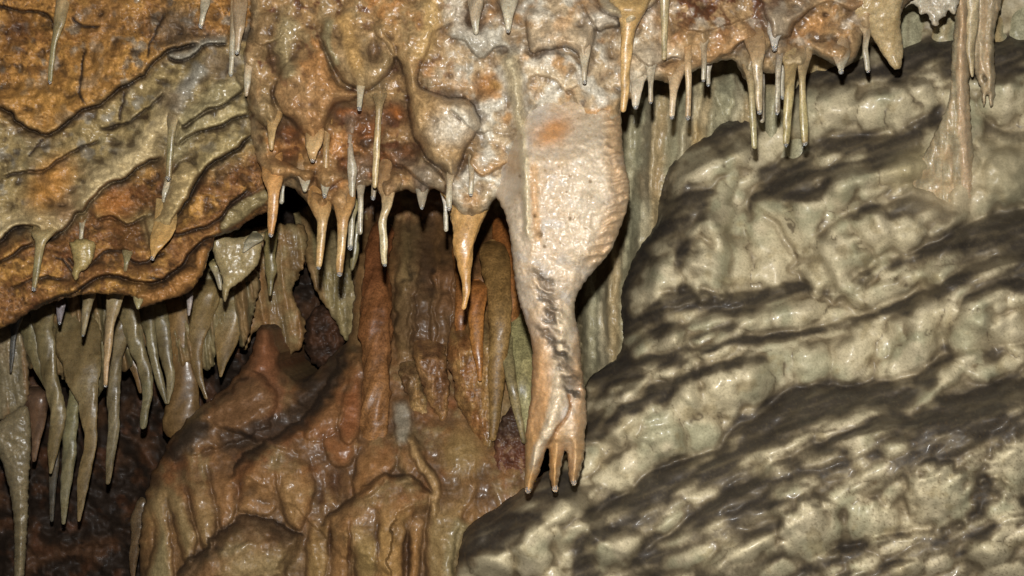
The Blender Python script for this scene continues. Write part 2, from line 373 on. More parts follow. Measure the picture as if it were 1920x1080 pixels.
# ------------------------------------------------------------------ the cave itself: back wall and floor
def wall_depth(u, v):
    d = 3.6-.0*v
    d = d-.62*ss(900, 1300, u)-.15*ss(1350, 1500, u)
    d = d+.25*np.exp(-((u-760)/260)**2-((v-380)/140)**2)
    return d-.15*ss(700, 1100, v)*ss(900, 300, u)
bw = Body([(-330,-330),(2250,-330),(2250,1400),(-330,1400)], wall_depth, 4.2, (20,10), 0, 11, False)
U, V = bw.U, bw.V
rk = fbm(U, V, 150, 5, 3); fl_ = ss(1000, 1150, U)
bw.R += (1-fl_)*(90*rk+70*ridged(U, V, 110, 5, 8)+12*fbm(U, V, 22, 3, 6))
wx = U+18*fbm(U, V, 120, 2, 4)+V*.22
f1, f2, idv = worley(wx*1.0, V*.22, 52, 5)
bw.R += fl_*(64*np.sqrt(np.clip(1-f1*f1*1.5, 0, 1))+25*fbm(U, V, 160, 3, 9)+5*fbm(U, V, 26, 3, 2))
bw.paint(1., DKBR, .8); bw.paint(ss(.0, .5, fbm(U, V, 90, 4, 21)), K(88,60,38), .8); bw.paint(ss(.25, .6, fbm(U, V, 46, 4, 25))*.8, K(92,58,36), .7)
bw.crackle(70, 1-fl_, K(26,19,14), 71, 14, .06, .8); bw.paint((1-fl_)*ss(.2, .5, fbm(U, V, 60, 4, 29))*.6, K(96,62,38), .6)
bw.paint(fl_, PALEG*.85, .2); bw.paint(fl_*ss(-.1, .5, fbm(wx, V*.3, 60, 3, 31)), K(186,160,112), .2)
bw.paint(fl_*ss(.14, .02, f2-f1)*.5, K(112,98,72), .4)
bw.paint(ss(1150, 1240, U)*ss(360, 250, V)*ss(1420, 1330, U)*ss(-.3,.3,fbm(U,V,70,3,4))*.7, K(120,88,58), .4)
for pts, h, wd, c in [([(1105,560),(1125,640),(1140,700)],22,16,PALE),([(1135,500),(1150,580),(1165,680)],26,20,K(186,164,116)),([(1165,440),(1150,520),(1155,600)],18,18,PALE),
                      ([(1345,140),(1365,190),(1390,250)],30,24,PALEG),([(1300,170),(1320,210),(1360,260)],22,22,PALE),([(1210,300),(1215,340),(1210,390)],26,34,K(160,118,74)),
                      ([(1180,420),(1200,470),(1170,560)],18,22,K(178,160,114))]:
    bw.ridge(pts, h, wd, c, .2, 8, .35, .8)
for pts in [[(1125,540),(1130,600),(1150,680)],[(1150,560),(1165,640),(1172,690)],[(1370,120),(1395,190),(1440,270)],[(1335,150),(1350,200),(1380,250)],[(1110,580),(1112,640),(1130,700)]]:
    bw.ridge(pts, -10, 4, K(104,90,68), .4, 5, .2, .8)
for k, x0 in enumerate([1080,1098,1116,1137,1160,1182,1206,1230,1256,1284,1310,1338,1366,1394,1424]):
    bw.ridge([(x0+24,130,.8),(x0+6+5*(-1)**k,280,1.1),(x0+4,420,1),(x0-6-4*(-1)**k,560,1.1),(x0-2,730,.9)], 30, 13+3*(k % 3), (PALE, K(196,170,124), PALEG)[k % 3]*.9, .15, 5, .1, .75, sharp=True)
bw.finish(); tag(bw.build('cave_wall', M_rock, 60), kind='structure')
n = 90; X, Y = np.meshgrid(np.linspace(-2.4, 2.4, n), np.linspace(-1.5, 4.2, n))
Zf = .55+.06*fbm(X, Y, .8, 4, 5)+.03*fbm(X, Y, .2, 3, 6)
i = np.arange(n-1)[:, None]*n; j = np.arange(n-1)[None]
tag(link_mesh('cave_floor', np.stack([X, Y, Zf], -1).reshape(-1, 3), np.stack([i+j, i+j+1, i+n+j+1, i+n+j], -1).reshape(-1, 4),
    np.tile(np.append(DKBR, .7), (n*n, 1)), M_rock), kind='structure')

# ------------------------------------------------------------------ right: the terraced flowstone slope
def slope_depth(u, v):
    return 2.90-.40*ss(60, 1120, v)-.10*ss(1200, 1900, u)+.20*ss(1350, 1120, u)*ss(800, 420, v)+.05*ss(1050,860,u)
fo = [(2080,-60),(2080,1210),(790,1210),(845,1110),(858,1050),(872,995),(900,970),(940,945),(968,925),(1010,895),(1052,862),(1085,815),(1098,765),(1100,715),
      (1130,690),(1155,672),(1168,640),(1166,590),(1166,545),(1182,498),(1206,455),(1230,420),(1236,385),(1238,348),(1250,314),(1285,280),(1340,240),(1392,205),
      (1400,160),(1420,120),(1440,60),(1460,-60)]
fs = Body(fo, slope_depth, 2.3, (64,90), 3, 21); U, V = fs.U, fs.V
streak_u = U*.94-V*.34; streak_v = U*.36+V*.93           # along / across the flow's strike
Wu = U+10*fbm(U, V, 70, 3, 1); Wv = V+9*fbm(U, V, 60, 3, 2)
M = np.zeros(U.shape); T = np.zeros(U.shape)
def band(pts, hw, op=1., soft=.55):
    global M
    if pts[-1][0] > 1915: pts = pts+[(2100, pts[-1][1]-12)]; hw = hw+[hw[-1]]
    pl = spline(pts, 10.); w = fs.win(pl, max(hw)*3.2)
    if U[w].size == 0: return
    d, sg, t = segdist(Wu[w], Wv[w], pl); h = np.interp(t, np.linspace(0, 1, len(hw)), hw)*(1+.35*fbm(U[w], V[w], 40, 3, 5))
    x = d*sg    # sharp upper edge, soft lower one
    m = np.where(x > 0, ss(1.4, 1.15, d/h), ss(2.3, .6, d/h))*ss(0, .05, t+.02)*ss(0, .05, 1.02-t)
    M[w] = np.maximum(M[w], m*op)
    # the step itself: a rounded shoulder rolling over from the band's upper edge, falling back down the riser
    hm = float(np.mean(hw)); H = min(125., 16+hm*4.0)*op; Lr = 20+2.7*hm; Ld = 50+2.4*hm
    pl = spline(pts, 26.); w = fs.win(pl, Lr+2.2*Ld)
    d, sg, t = segdist(Wu[w], Wv[w], pl); h = np.interp(t, np.linspace(0, 1, len(hw)), hw); x = h*.78-d*sg; q = np.clip(x/Lr, 0, 1)
    T[w] += H*np.where(x > 0, np.sqrt(1-(1-q)**2)*np.exp(-np.maximum(x-Lr, 0)/Ld), 0.)*ss(0, .16, t)*ss(0, .16, 1-t)
band([(1422,330),(1474,311),(1527,287),(1570,270),(1622,268),(1675,266),(1718,250),(1748,215),(1768,190)], [10,17,17,17,17,17,18,16,10])
band([(1439,352),(1500,338),(1579,317),(1644,302),(1709,290),(1745,290)], [6,10,9,9,8,5], .85)
band([(1180,370),(1235,356),(1248,311),(1283,285),(1344,246),(1402,211)], [6,9,9,11,15,17])
band([(1235,375),(1270,340),(1310,310),(1370,280),(1420,262)], [5,7,6,6,4], .8)
band([(1367,362),(1309,376),(1274,398),(1231,440),(1200,481),(1176,533),(1172,585),(1186,625)][::-1], [12,9,9,14,20,25,20,10])
band([(1344,394),(1305,424),(1280,458),(1268,511)][::-1], [4,6,8,6], .85); band([(1245,450),(1225,500),(1215,540)][::-1], [4,6,5], .7)
band([(1404,410),(1413,378),(1448,364),(1490,367),(1535,360),(1561,339),(1600,324),(1650,312)], [4,8,9,10,9,8,8,5], .95)
band([(1500,470),(1520,452),(1553,437),(1600,410),(1657,394),(1718,392),(1770,402),(1830,412)], [4,7,9,11,15,18,14,9], .95)
band([(1600,380),(1657,352),(1718,354),(1770,383),(1831,411)], [5,8,9,10,9], .9)
band([(1690,492),(1731,474),(1796,446),(1850,430),(1930,422)], [6,13,24,34,40]); band([(1579,565),(1613,526),(1666,497),(1720,476)], [6,8,9,9])
band([(1640,592),(1700,568),(1779,540),(1840,507),(1930,494)], [6,9,14,22,30]); band([(1780,620),(1820,560),(1880,540),(1930,535)], [5,9,12,14], .9)
band([(1188,625),(1231,580),(1274,560),(1344,560),(1405,562),(1448,550),(1492,537),(1540,548),(1580,560)], [8,17,20,17,15,13,8,5,5])
band([(1215,640),(1290,610),(1360,592),(1430,580)], [5,8,8,5], .8); band([(1290,640),(1350,618),(1400,605)], [4,6,4], .7)
band([(1098,716),(1153,692),(1213,683),(1280,664),(1357,648),(1390,641),(1467,631),(1539,615),(1600,606),(1650,587),(1700,577),(1780,548)], [15,15,12,9,8,7,6,6,8,7,6,5])
band([(1163,690),(1180,655),(1235,622),(1280,604)], [8,11,9,5]); band([(1100,835),(1108,790),(1131,745),(1163,692)], [8,9,9,8])
band([(1118,832),(1147,788),(1191,760),(1247,733),(1291,711),(1346,690),(1401,677),(1456,672)], [6,7,10,14,12,9,7,5])
band([(1180,720),(1240,690),(1300,680)], [5,8,5], .75); band([(1130,870),(1190,830),(1250,805),(1290,800)], [5,8,6,4], .6); band([(1110,800),(1160,740),(1200,722)], [4,7,4], .7)
band([(1092,1120),(1100,1050),(1128,990),(1190,945),(1240,910),(1305,885),(1360,865),(1410,815),(1465,775),(1500,750),(1560,745),(1640,745),(1700,725),(1755,690),(1800,625)], [20,24,30,32,36,34,30,30,28,26,26,24,20,14,8])
band([(1200,1100),(1219,1058),(1280,1009),(1357,953),(1440,909),(1523,865),(1605,832),(1688,818),(1799,806),(1898,770),(1960,750)], [26,26,26,27,30,30,34,42,46,40,36])
band([(1380,845),(1450,815),(1530,790),(1600,765),(1680,748)], [8,10,12,9,6], .85)
band([(1740,715),(1771,762),(1854,744),(1930,727)], [5,14,18,20]); band([(1690,735),(1765,680),(1854,661),(1930,652)], [6,9,9,9]); band([(1820,700),(1870,720),(1930,700)], [4,7,6], .8)
band([(1470,1090),(1500,1069),(1567,1042),(1633,1022),(1716,1005),(1810,998),(1832,953),(1850,905),(1930,930)], [14,14,13,12,14,18,14,14,10])
band([(1800,1060),(1850,1000),(1930,970)], [8,14,16], .8); band([(1560,1090),(1660,1062),(1720,1050)], [8,10,7], .8)
band([(862,1080),(880,1028),(898,1000),(940,980),(985,952),(1030,915),(1078,880)], [14,20,28,33,32,24,12]); band([(925,1040),(960,1000),(1004,962),(1075,925),(1150,915)], [5,9,8,8,5], .8)
band([(1020,1010),(1060,985),(1110,965)], [4,6,4], .6); band([(1300,1090),(1350,1040),(1420,1000),(1480,975)], [8,9,8,5], .8); band([(1430,960),(1480,920),(1530,905)], [5,8,5], .8)
band([(1410,210),(1450,180),(1530,142),(1640,112),(1785,102),(1960,96)], [8,14,26,30,30,36]); band([(1740,230),(1790,215),(1870,250),(1940,258)], [4,8,8,7], .6)
M0 = M.copy()
strk = fbm(streak_u*.2+8*fbm(U, V, 50, 2, 42), streak_v, 15, 4, 41); strk2 = fbm(streak_u*.22, streak_v, 34, 3, 47)
# pale islands left bare in the mud, stretched along the strike of the terraces
i1, i2, iid = worley(streak_u/2.9+10*fbm(U, V, 60, 2, 43)/10, streak_v+4*fbm(U, V, 60, 2, 44), 28, 45)
dome_t = 1-(1-np.clip((i2-i1)/.75, 0, 1))**2; isl = ss(.1, 1., dome_t)*ss(.42, .62, iid)
tread_in = ss(.5, 1., M)
solid = ss(.8, .99, blur(M, 2))
M = np.clip(M*(1+.15*strk)-.85*isl*ss(-.3, .1, strk2)*(1-.75*solid*ss(.1, -.2, strk2)), 0, 1)
lowr = ss(-5, 50, V-np.interp(U, [1090,1190,1305,1410,1550,1700,1800,2000], [1080,945,885,815,735,715,650,600]))
rmid = ss(1680, 1800, U)*ss(395, 440, V)*ss(560, 500, V)
M = np.maximum(M, (lowr*.62+rmid*.8)*(.8+.45*strk2+.2*strk)*(1-.6*isl))
M = np.clip(M+.15*ss(.25, .6, strk)*ss(560, 1000, V), 0, 1)
PIL = [(1448,455,40,86,-4,30),(1335,507,44,50,0,22),(1385,505,26,60,0,14),(1509,428,36,58,18,22),(1561,424,32,38,-35,16),(1565,500,56,58,-35,24),(1640,432,40,36,0,18),(1700,436,30,34,0,14),
       (1570,198,35,40,0,18),(1650,208,45,32,-8,18),(1720,190,30,40,0,12),(1239,528,34,40,0,16),(1309,318,60,24,-25,14),(1380,290,36,20,-25,10),(1291,755,36,46,0,20),(1350,735,42,44,-15,18),(1410,712,40,42,-10,20),
       (1450,700,26,40,0,12),(1478,685,14,42,-6,14),(1522,685,33,40,0,20),(1605,658,28,72,32,26),(1705,676,30,60,35,26),(1660,690,16,26,30,10),(1820,640,36,52,10,20),(1893,630,40,34,0,18),(1870,690,48,20,-20,16),(1780,700,18,30,40,10),
       (1247,812,40,46,10,18),(1318,806,34,50,-5,18),(1180,880,60,34,-28,16),(1766,930,58,56,0,32),(1633,982,48,38,-10,24),(1721,990,46,18,15,16),(1523,1000,48,62,0,32),(1902,882,44,56,0,34),(1854,1036,38,24,0,16),
       (1677,838,28,18,-20,16),(1158,1024,44,26,-28,18),(1000,1030,30,50,10,22),(920,1058,36,30,0,14),(1053,956,44,20,-28,14),(1605,782,62,14,-22,12),(1440,876,40,14,-25,12),(1407,1026,44,18,-28,14),(1373,822,22,10,-20,8),
       (1560,810,34,10,-24,9),(1510,845,26,9,-24,8),(1340,985,40,12,-28,10),(1260,980,30,14,-28,10),(1490,590,60,22,-10,16),(1570,592,40,18,-10,14),(1420,600,40,20,-6,14),(1450,650,40,14,-10,10),(1660,545,50,16,-22,12),(1600,560,26,20,0,10),
       (1690,530,60,12,-24,10),(1760,520,34,14,-30,10),(1480,300,26,10,-28,7),(1545,300,30,12,-32,9),(1520,385,30,12,-20,9),(1620,335,34,14,-10,10),(1700,320,50,22,-10,14),(1690,205,40,40,0,10),(1880,190,40,36,-20,20),(1890,330,44,50,0,20),
       (1300,430,26,10,-35,8),(1330,600,40,12,-15,9),(1250,640,36,14,-30,10),(1200,640,24,30,20,10),(1170,800,36,12,-35,9),(1220,770,26,12,-30,8),(1310,680,30,10,-15,8),(1700,1066,30,18,-10,14),(1760,1060,26,16,-10,12),(1620,1060,30,16,-20,12),(1890,960,40,20,0,10)]
# the treads run back from the viewer, the risers stand up: integrate the steepness from the top of the slope down
fs.R += blur(T, 1)
# every riser is a row of draped pillows, every tread is covered by long low ones lying along the strike
rg = np.random.RandomState(11); M0s = blur(M0, 3); sh = fs.U.shape
plist = [(x, y, a_*1.12, b_*1.08, r_, .8*min(a_, b_)+4, .95) for x, y, a_, b_, r_, h_ in PIL]
def overlaps(x, y, a_, b_, k):
    for p in plist:
        dx, dy = x-p[0], y-p[1]
        if abs(dx) > 130 or abs(dy) > 130: continue
        c, n_ = math.cos(math.radians(p[4])), math.sin(math.radians(p[4])); q = ((dx*c+dy*n_)/(p[2]+a_*k))**2+((-dx*n_+dy*c)/(p[3]+b_*k))**2
        if q < 1: return True
    return False
for big in (1.25, 1., .75, .5):
    for _ in range(int(2600/big)):
        x, y = 860+rg.rand()*1110, 60+rg.rand()*1060; i_ = int((y-fs.v0)/fs.step); j_ = int((x-fs.u0)/fs.step)
        if not (0 <= i_ < sh[0] and 0 <= j_ < sh[1]) or fs.sdf[i_, j_] < 8: continue
        m_ = max(M0s[i_, j_], .75*lowr[i_, j_], rmid[i_, j_]); k_ = (.8+.5*rg.rand())*big
        if m_ > .42: a_, b_, r_, pale = 34*k_*(.8+.6*rg.rand()), 11.5*k_, -24+8*rg.randn(), (.9 if rg.rand() < (.42 if lowr[i_, j_] > .5 else .22) else .0)
        else: a_, b_, r_, pale = 21*k_, 35*k_*(.8+.5*rg.rand()), 16+12*rg.randn(), (.95 if rg.rand() < .93 else .4)
        if overlaps(x, y, a_, b_, .62): continue
        plist.append((x, y, a_, b_, r_, .85*min(a_, b_), pale))
PM = np.zeros(U.shape); P2 = np.zeros(U.shape); PQ = np.ones(U.shape); PP = np.zeros(U.shape)
for x, y, a, b, r, h, pale in plist:
    ext = max(a, b)*1.3; wn = fs.win([(x-ext, y-ext), (x+ext, y+ext)], 3); c, n_ = math.cos(math.radians(r)), math.sin(math.radians(r))
    if U[wn].size == 0: continue
    wa = U[wn]*.6+Wu[wn]*.4+.3*min(a, b)*fbm(U[wn], V[wn], 26, 2, 71); wb = V[wn]*.6+Wv[wn]*.4+.3*min(a, b)*fbm(U[wn], V[wn], 24, 2, 73)
    q = (((wa-x)*c+(wb-y)*n_)/(a*1.13))**2+((-(wa-x)*n_+(wb-y)*c)/(b*1.13))**2
    e = h*1.5*np.clip(1-q, 0, 1)**.62; w_ = e > PM[wn]
    P2[wn] = np.where(w_, PM[wn], np.maximum(P2[wn], e)); PM[wn] = np.where(w_, e, PM[wn]); PQ[wn] = np.where(w_, q, PQ[wn]); PP[wn] = np.where(w_, pale, PP[wn])
cre = blur(np.maximum(ss(.7, 1., PQ), ss(9., 0., PM-P2)), 1); M = M*(1-blur(PP*ss(.95, .35, PQ), 1)*np.where(M0s > .9, .75, .95))
PF = 1-ss(1, 9, blur(PM, 3))
ris = 1-blur(M, 3)
fs.R += 12*blur(ris, 7)+10*blur(1-M0, 14)
def cells(u, v, s, pw=1.):   # smooth rounded pillows, soft creases between
    f1, f2, idv = worley(u, v, s[0], s[1]); return (1-(1-np.clip((f2-f1)/.75, 0, 1))**2)*(.55+.6*idv), f2-f1
pu = U*.95+.36*V+15*fbm(U, V, 70, 2, 8)+3*fbm(U, V, 30, 2, 9); pv = V*.8+U*.14+10*fbm(U, V, 60, 2, 18)
ca, cra = cells(pu, pv*.62, (52, 15)); cb, crb = cells(pu+9, pv*1.3, (21, 16))
fs.R += 12*fbm(U, V, 100, 3, 19)+7*fbm(streak_u*.4, streak_v, 24, 2, 20)*blur(M, 4)+.7*fbm(U, V, 13, 2, 23)
vein = cre*ris*0
fs.R += blur(PM, 1)
Mb = blur(M, 1)
fs.paint(1., PALE, .12); fs.paint(ss(-.1, .5, fbm(U, V, 110, 3, 51)), PALEG*.92, .12); fs.paint(ss(0, .55, fbm(U, V, 60, 3, 52))*.8, K(222,206,170), .12)
fs.paint(ss(.2, .6, fbm(U, V, 50, 4, 53))*.5, K(160,140,98), .2)
fs.paint(blur(vein, 1)*.6, K(112,96,70), .3)
Rb = blur(fs.R, 1); G = np.gradient(Rb, axis=0)/fs.step; conc = blur(Rb, 6)-Rb     # mud settles on what faces up; creases take mud and painted shading
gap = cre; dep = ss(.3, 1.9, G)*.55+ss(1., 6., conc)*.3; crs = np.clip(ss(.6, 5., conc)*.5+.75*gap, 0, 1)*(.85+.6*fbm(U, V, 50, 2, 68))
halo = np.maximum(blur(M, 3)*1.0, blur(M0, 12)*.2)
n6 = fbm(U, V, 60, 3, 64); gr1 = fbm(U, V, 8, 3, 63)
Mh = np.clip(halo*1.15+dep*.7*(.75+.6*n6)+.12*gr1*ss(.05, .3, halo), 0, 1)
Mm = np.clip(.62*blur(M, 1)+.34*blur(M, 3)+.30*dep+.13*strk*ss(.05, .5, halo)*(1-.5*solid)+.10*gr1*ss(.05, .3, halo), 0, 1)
fs.paint(crs*.8, K(128,110,80), .25); fs.paint(ss(.6, 1.1, crs)*.5*ss(-.2, .3, fbm(U, V, 40, 2, 69)), K(92,79,58), .35)  # pillow shading put into the colour: brown edges, darker creases
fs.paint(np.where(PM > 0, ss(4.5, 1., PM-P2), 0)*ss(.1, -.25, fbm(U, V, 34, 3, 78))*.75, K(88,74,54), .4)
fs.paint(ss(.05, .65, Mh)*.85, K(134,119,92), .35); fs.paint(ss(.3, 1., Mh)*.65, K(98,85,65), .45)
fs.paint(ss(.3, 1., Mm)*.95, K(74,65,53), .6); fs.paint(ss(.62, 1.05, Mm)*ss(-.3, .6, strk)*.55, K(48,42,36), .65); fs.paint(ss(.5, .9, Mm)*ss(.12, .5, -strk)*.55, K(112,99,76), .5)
spk = fbm(U, V, 7, 3, 61); fs.paint(ss(.3, .6, spk)*ss(620, 900, V)*ss(1350, 1600, U)*.55, K(92,72,46), .4)
fs.paint(ss(.42, .6, fbm(U, V, 5, 2, 66))*.35, K(110,96,70), .3)
fs.blob(1785, 345, 90, 62, 30, 0, K(196,178,142), .15, .85); fs.blob(1890, 320, 70, 60, 30, 0, K(186,172,136), .15, .8); fs.blob(1715, 315, 60, 34, 24, -20, K(184,168,124), .15, .7)
fs.R = .5*fs.R+.5*blur(fs.R, 2)
fs.rest = 'terrace'; tl = [([1160,1236,1405,1530,1700,1770,2100],[440,385,320,280,245,185,170]), ([1166,1231,1344,1448,1540,1613,1700,1800,2100],[620,555,538,530,540,520,460,425,400]), ([1090,1213,1357,1539,1700,1800,2100],[700,675,640,609,570,530,470]),
      ([1000,1059,1092,1169,1291,1390,1473,1688,1800,2100],[1300,1090,985,921,845,780,720,700,610,560]), ([1150,1200,1357,1523,1688,1898,2100],[1130,1080,930,840,785,735,700])]
for xs_, ys_ in tl: fs.mark(V > np.interp(U, xs_, ys_)+4*fbm(U, V, 40, 2, 12), 'terrace')
fs.finish(); flow_right = fs
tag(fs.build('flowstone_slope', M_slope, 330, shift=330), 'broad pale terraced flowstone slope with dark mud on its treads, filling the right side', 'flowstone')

# ------------------------------------------------------------------ left: the ochre rock ledge
def ledge_depth(u, v): return 2.46-.10*ss(-50, 450, u)*ss(500, 100, v)+.05*ss(380, 500, u)-.03*ss(300, 600, v)
lo = [(-190,-190),(480,-190),(470,60),(476,130),(474,200),(486,262),(505,340),(522,388),(482,405),(440,432),(405,445),(398,462),(385,500),(370,530),(345,552),(315,561),(290,569),(262,578),(250,558),
      (225,552),(160,553),(100,566),(62,582),(30,602),(0,617),(-190,700)]
ld = Body(lo, ledge_depth, 2.2, (22,34), 4, 31); U, V = ld.U, ld.V
a1 = fbm(U, V, 100, 4, 71); a2 = fbm(U, V, 42, 4, 72); a3 = fbm(U, V, 18, 4, 73); diag = fbm(U*.35+V*.45, V*.9-U*.25, 30, 4, 77)
ld.R += 22*a1+9*a2+2.4*a3+12*diag
up = ss(30, -30, V-np.interp(U, [-200,14,86,155,242,317,480],[200,208,251,205,153,94,60]))
low = ss(-25, 40, V-np.interp(U, [-200,0,64,144,206,311,400,480],[450,440,430,400,345,295,320,280]))
ld.R += (up+low)*(6*ridged(U, V, 46, 4, 76)+1.2*fbm(U, V, 8, 3, 75)); rockm = np.clip(up+low, 0, 1)
ld.paint(1., K(166,140,92), .12); ld.paint(ss(-.05, .4, a2), OLIVE, .15); ld.paint(up, K(190,130,58), .4); ld.paint(low, K(150,98,48), .6)
ld.paint((up+low)*ss(-.1, .35, a1+.4*a3), ORANGE, .5); ld.paint(ss(.1, .5, a2+.4*a3)*(.25+.3*up+.5*low), RUST, .55)
ld.paint(ss(.1, .45, fbm(U, V, 34, 4, 79))*(1-low)*.75, GREY*.85, .08); ld.paint(low*ss(.1, .45, diag)*.7, BROWN, .6)
ld.paint(ss(.3, .55, fbm(U, V, 22, 5, 83))*.6, K(60,40,28), .6)
ld.crackle(30, .25+.75*rockm, K(62,40,26), 401, 4); ld.crackle(64, .4+.6*rockm, K(50,34,24), 402, 6, .03); ld.crackle(16, rockm, K(84,54,30), 403, 2.5, .07, .6)
gr = fbm(U, V, 5, 3, 404); ld.paint(ss(.25, .6, gr)*.2*rockm, K(206,158,86), .5); ld.paint(ss(.2, .6, -gr)*.25*rockm, K(70,42,24), .6)
ld.blob(78, 195, 70, 52, 26, -10, ORANGE, .5, .8); ld.blob(185, 125, 45, 60, 18, 20, OCHRE, .45, .7); ld.blob(190, 30, 70, 40, 16, 0, K(140,96,52), .4, .6); ld.blob(30, 60, 36, 40, -26, 0, K(90,44,26), .5, .7)
ld.blob(330, 50, 50, 50, -6, 0, K(92,76,60), .6, .85); ld.blob(405, 120, 36, 36, 8, 0, K(110,84,70), .5, .6)
for pts, h, L, col, cw in [
    ([(-60,190),(14,206),(30,225),(60,243),(86,251),(111,240),(155,205),(189,192),(211,175),(242,153),(272,139),(280,122),(317,94),(347,86),(380,78)], 24, 45, None, 0),
    ([(-60,5),(0,10),(36,18),(78,22),(95,34),(102,60)], 12, 30, None, 0), ([(311,103),(333,112),(361,105),(389,82),(430,84)], 13, 18, GREY*.85, 14),
    ([(333,278),(347,258),(386,242),(420,233),(445,218),(470,214)], 18, 24, K(190,168,118), 26), ([(336,239),(353,228),(389,205),(417,197),(462,165)], 16, 22, K(178,160,116), 22),
    ([(303,463),(328,408),(347,383),(372,338),(382,320),(403,300),(444,278),(475,247)], 28, 30, K(182,158,108), 26),
    ([(-60,480),(0,452),(11,438),(28,427),(64,425),(78,445),(92,447),(111,436),(131,419),(144,399),(155,398),(167,380),(189,355),(206,342),(236,333),(258,313),(281,301),(311,291)], 26, 36, CREAM*1.05, 26),
    ([(178,413),(206,405),(236,419),(264,410),(290,400)], 12, 22, K(160,130,80), 14),
    ([(60,577),(90,566),(111,558),(139,549),(156,536),(178,522),(194,516),(217,516),(244,524),(283,531),(311,519),(342,497),(353,477),(372,458),(394,444),(444,433),(480,410)], 24, 30, None, 0),
    ([(317,442),(347,435),(397,419),(414,405),(433,383),(470,350)], 15, 26, None, 0), ([(-40,500),(0,487),(22,477),(42,463),(67,452)], 14, 20, None, 0), ([(0,330),(24,326),(44,322),(80,318),(110,300),(150,275),(190,262)], 10, 24, None, 0),
    ([(180,240),(230,232),(280,200),(310,170)], 9, 20, None, 0), ([(240,480),(262,492),(290,480),(310,470)], 8, 20, None, 0), ([(120,480),(160,500),(200,470),(240,468)], 7, 20, None, 0), ([(20,540),(70,520),(120,522)], 8, 20, None, 0)]:
    ld.lip(pts, h*1.7, L, 2.5, .35, 3, .06, col, cw or 1, .1)
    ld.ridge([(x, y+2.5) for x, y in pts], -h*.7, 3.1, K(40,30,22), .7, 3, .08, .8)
for pts in [[(278,111),(282,80),(300,45),(306,20)],[(160,200),(150,170),(160,90)],[(225,230),(228,200),(236,170)],[(84,258),(70,275),(50,295)],[(100,480),(130,500),(150,530)],[(330,545),(300,525),(270,520)],[(130,30),(160,50),(190,48)]]:
    ld.ridge(pts, -7, 2.6, K(54,38,26), .6, 4)
ld.ridge([(320,190,1.2),(300,235,1),(250,290,1),(190,335,1),(130,395,1),(85,430,1.2)], 18, 22, CREAM*1.05, .02, 6, .1, 1.)
ld.ridge([(385,120),(345,170),(325,215)], 10, 16, GREY*.8, .08); ld.ridge([(430,150),(390,200),(350,250),(320,320)], 10, 18, OLIVE*.95, .08, 5)
ld.lobe([(318,330),(345,300),(372,318),(360,350),(338,395),(318,440),(300,470),(287,480),(280,465),(276,430),(272,408),(292,398),(308,372)], 34, 18, K(194,164,112), .04)
ld.lobe([(410,428),(418,405),(450,375),(500,352),(505,375),(470,402),(440,425),(418,438)], 16, 12, K(150,130,88), .1)
ld.lobe([(255,552),(262,578),(290,570),(330,560),(372,520),(396,470),(372,470),(330,515),(280,540)], 8, 14, K(172,116,58), .3)
ld.blob(95, 345, 40, 62, 14, 35, K(196,130,48), .5, .9); ld.blob(215, 385, 40, 30, 14, -10, K(184,112,44), .5, .8); ld.blob(125, 395, 26, 30, 8, 30, K(126,78,44), .3, .7)
ld.rest = 'calcite_band'; ld.mark(up > .5, 'boulder'); ld.mark(low > .5, 'lower_shelf')
ld.deposit(K(58,40,26), .4, .85, .8, .5); ld.finish(); ledge = ld

# ------------------------------------------------------------------ centre and top right: the hanging mass of calcite covered rock
def mass_depth(u, v): return 2.40-.06*ss(450, 900, u)-.03*ss(400, 0, v)+.06*ss(1180, 1700, u)
mo = [(462,-190),(466,-40),(470,50),(456,100),(460,130),(464,190),(470,250),(480,290),(494,330),(505,358),(522,362),(530,348),(548,352),(562,366),(575,378),(592,398),(605,400),(618,388),(628,396),(640,412),(651,405),(656,385),(661,365),(672,352),
      (684,352),(700,345),(712,362),(722,380),(732,374),(742,362),(762,356),(782,364),(792,374),(800,364),(815,355),(830,362),(842,374),(850,388),(880,410),(915,392),(935,370),(960,400),(1000,430),(1100,430),(1150,340),(1160,230),(1166,186),
      (1184,186),(1195,182),(1205,156),(1222,150),(1250,155),(1264,170),(1273,158),(1281,140),(1293,140),(1305,130),(1330,120),(1350,115),(1372,112),(1385,130),(1398,150),(1410,142),(1425,135),(1440,138),(1452,136),(1462,118),(1478,128),(1508,124),(1520,105),
      (1529,103),(1547,112),(1565,122),(1577,127),(1590,122),(1605,108),(1615,85),(1619,66),(1632,62),(1650,80),(1672,60),(1690,25),(1702,4),(1740,-20),(1800,-50),(1840,-190)]
ms = Body(mo, mass_depth, 2.2, (26,40), 3, 41, sc=10.); U, V = ms.U, ms.V
b1 = fbm(U, V, 110, 4, 101); b2 = fbm(U, V, 44, 4, 102); b3 = fbm(U, V, 17, 4, 103); b4 = fbm(U, V, 60, 3, 104)
ms.R += 22*b1+11*b2+2.5*b3+.9*fbm(U, V, 8, 3, 105)
g1, g2, _ = worley(U+8*b2, V+8*b3, 34, 7); ms.R -= 8*ss(900, 700, U)*ss(180, 260, V)*ss(.3, -.2, b2)+5*ss(.0, .5, b4)*ss(.35, 0, g1)
lft = ss(900, 760, U); midw = ss(780, 900, U)*ss(1290, 1180, U); rgt = ss(1200, 1290, U)
ms.paint(1., K(176,134,84), .15); ms.paint(ss(-.1, .4, b2)*.8, K(152,124,84), .12); ms.paint(ss(.05, .45, b1+.3*b3)*.8, K(188,122,58), .15)
ms.paint(midw*.9, K(196,170,136), .2); ms.paint(midw*ss(-.15, .25, b2), WHITE*.95, .12); ms.paint(midw*ss(.0, .6, b4+.2*b3), K(196,146,94), .2); ms.paint(midw*ss(.2, .5, fbm(U, V, 36, 4, 111))*.8, GREY, .2)
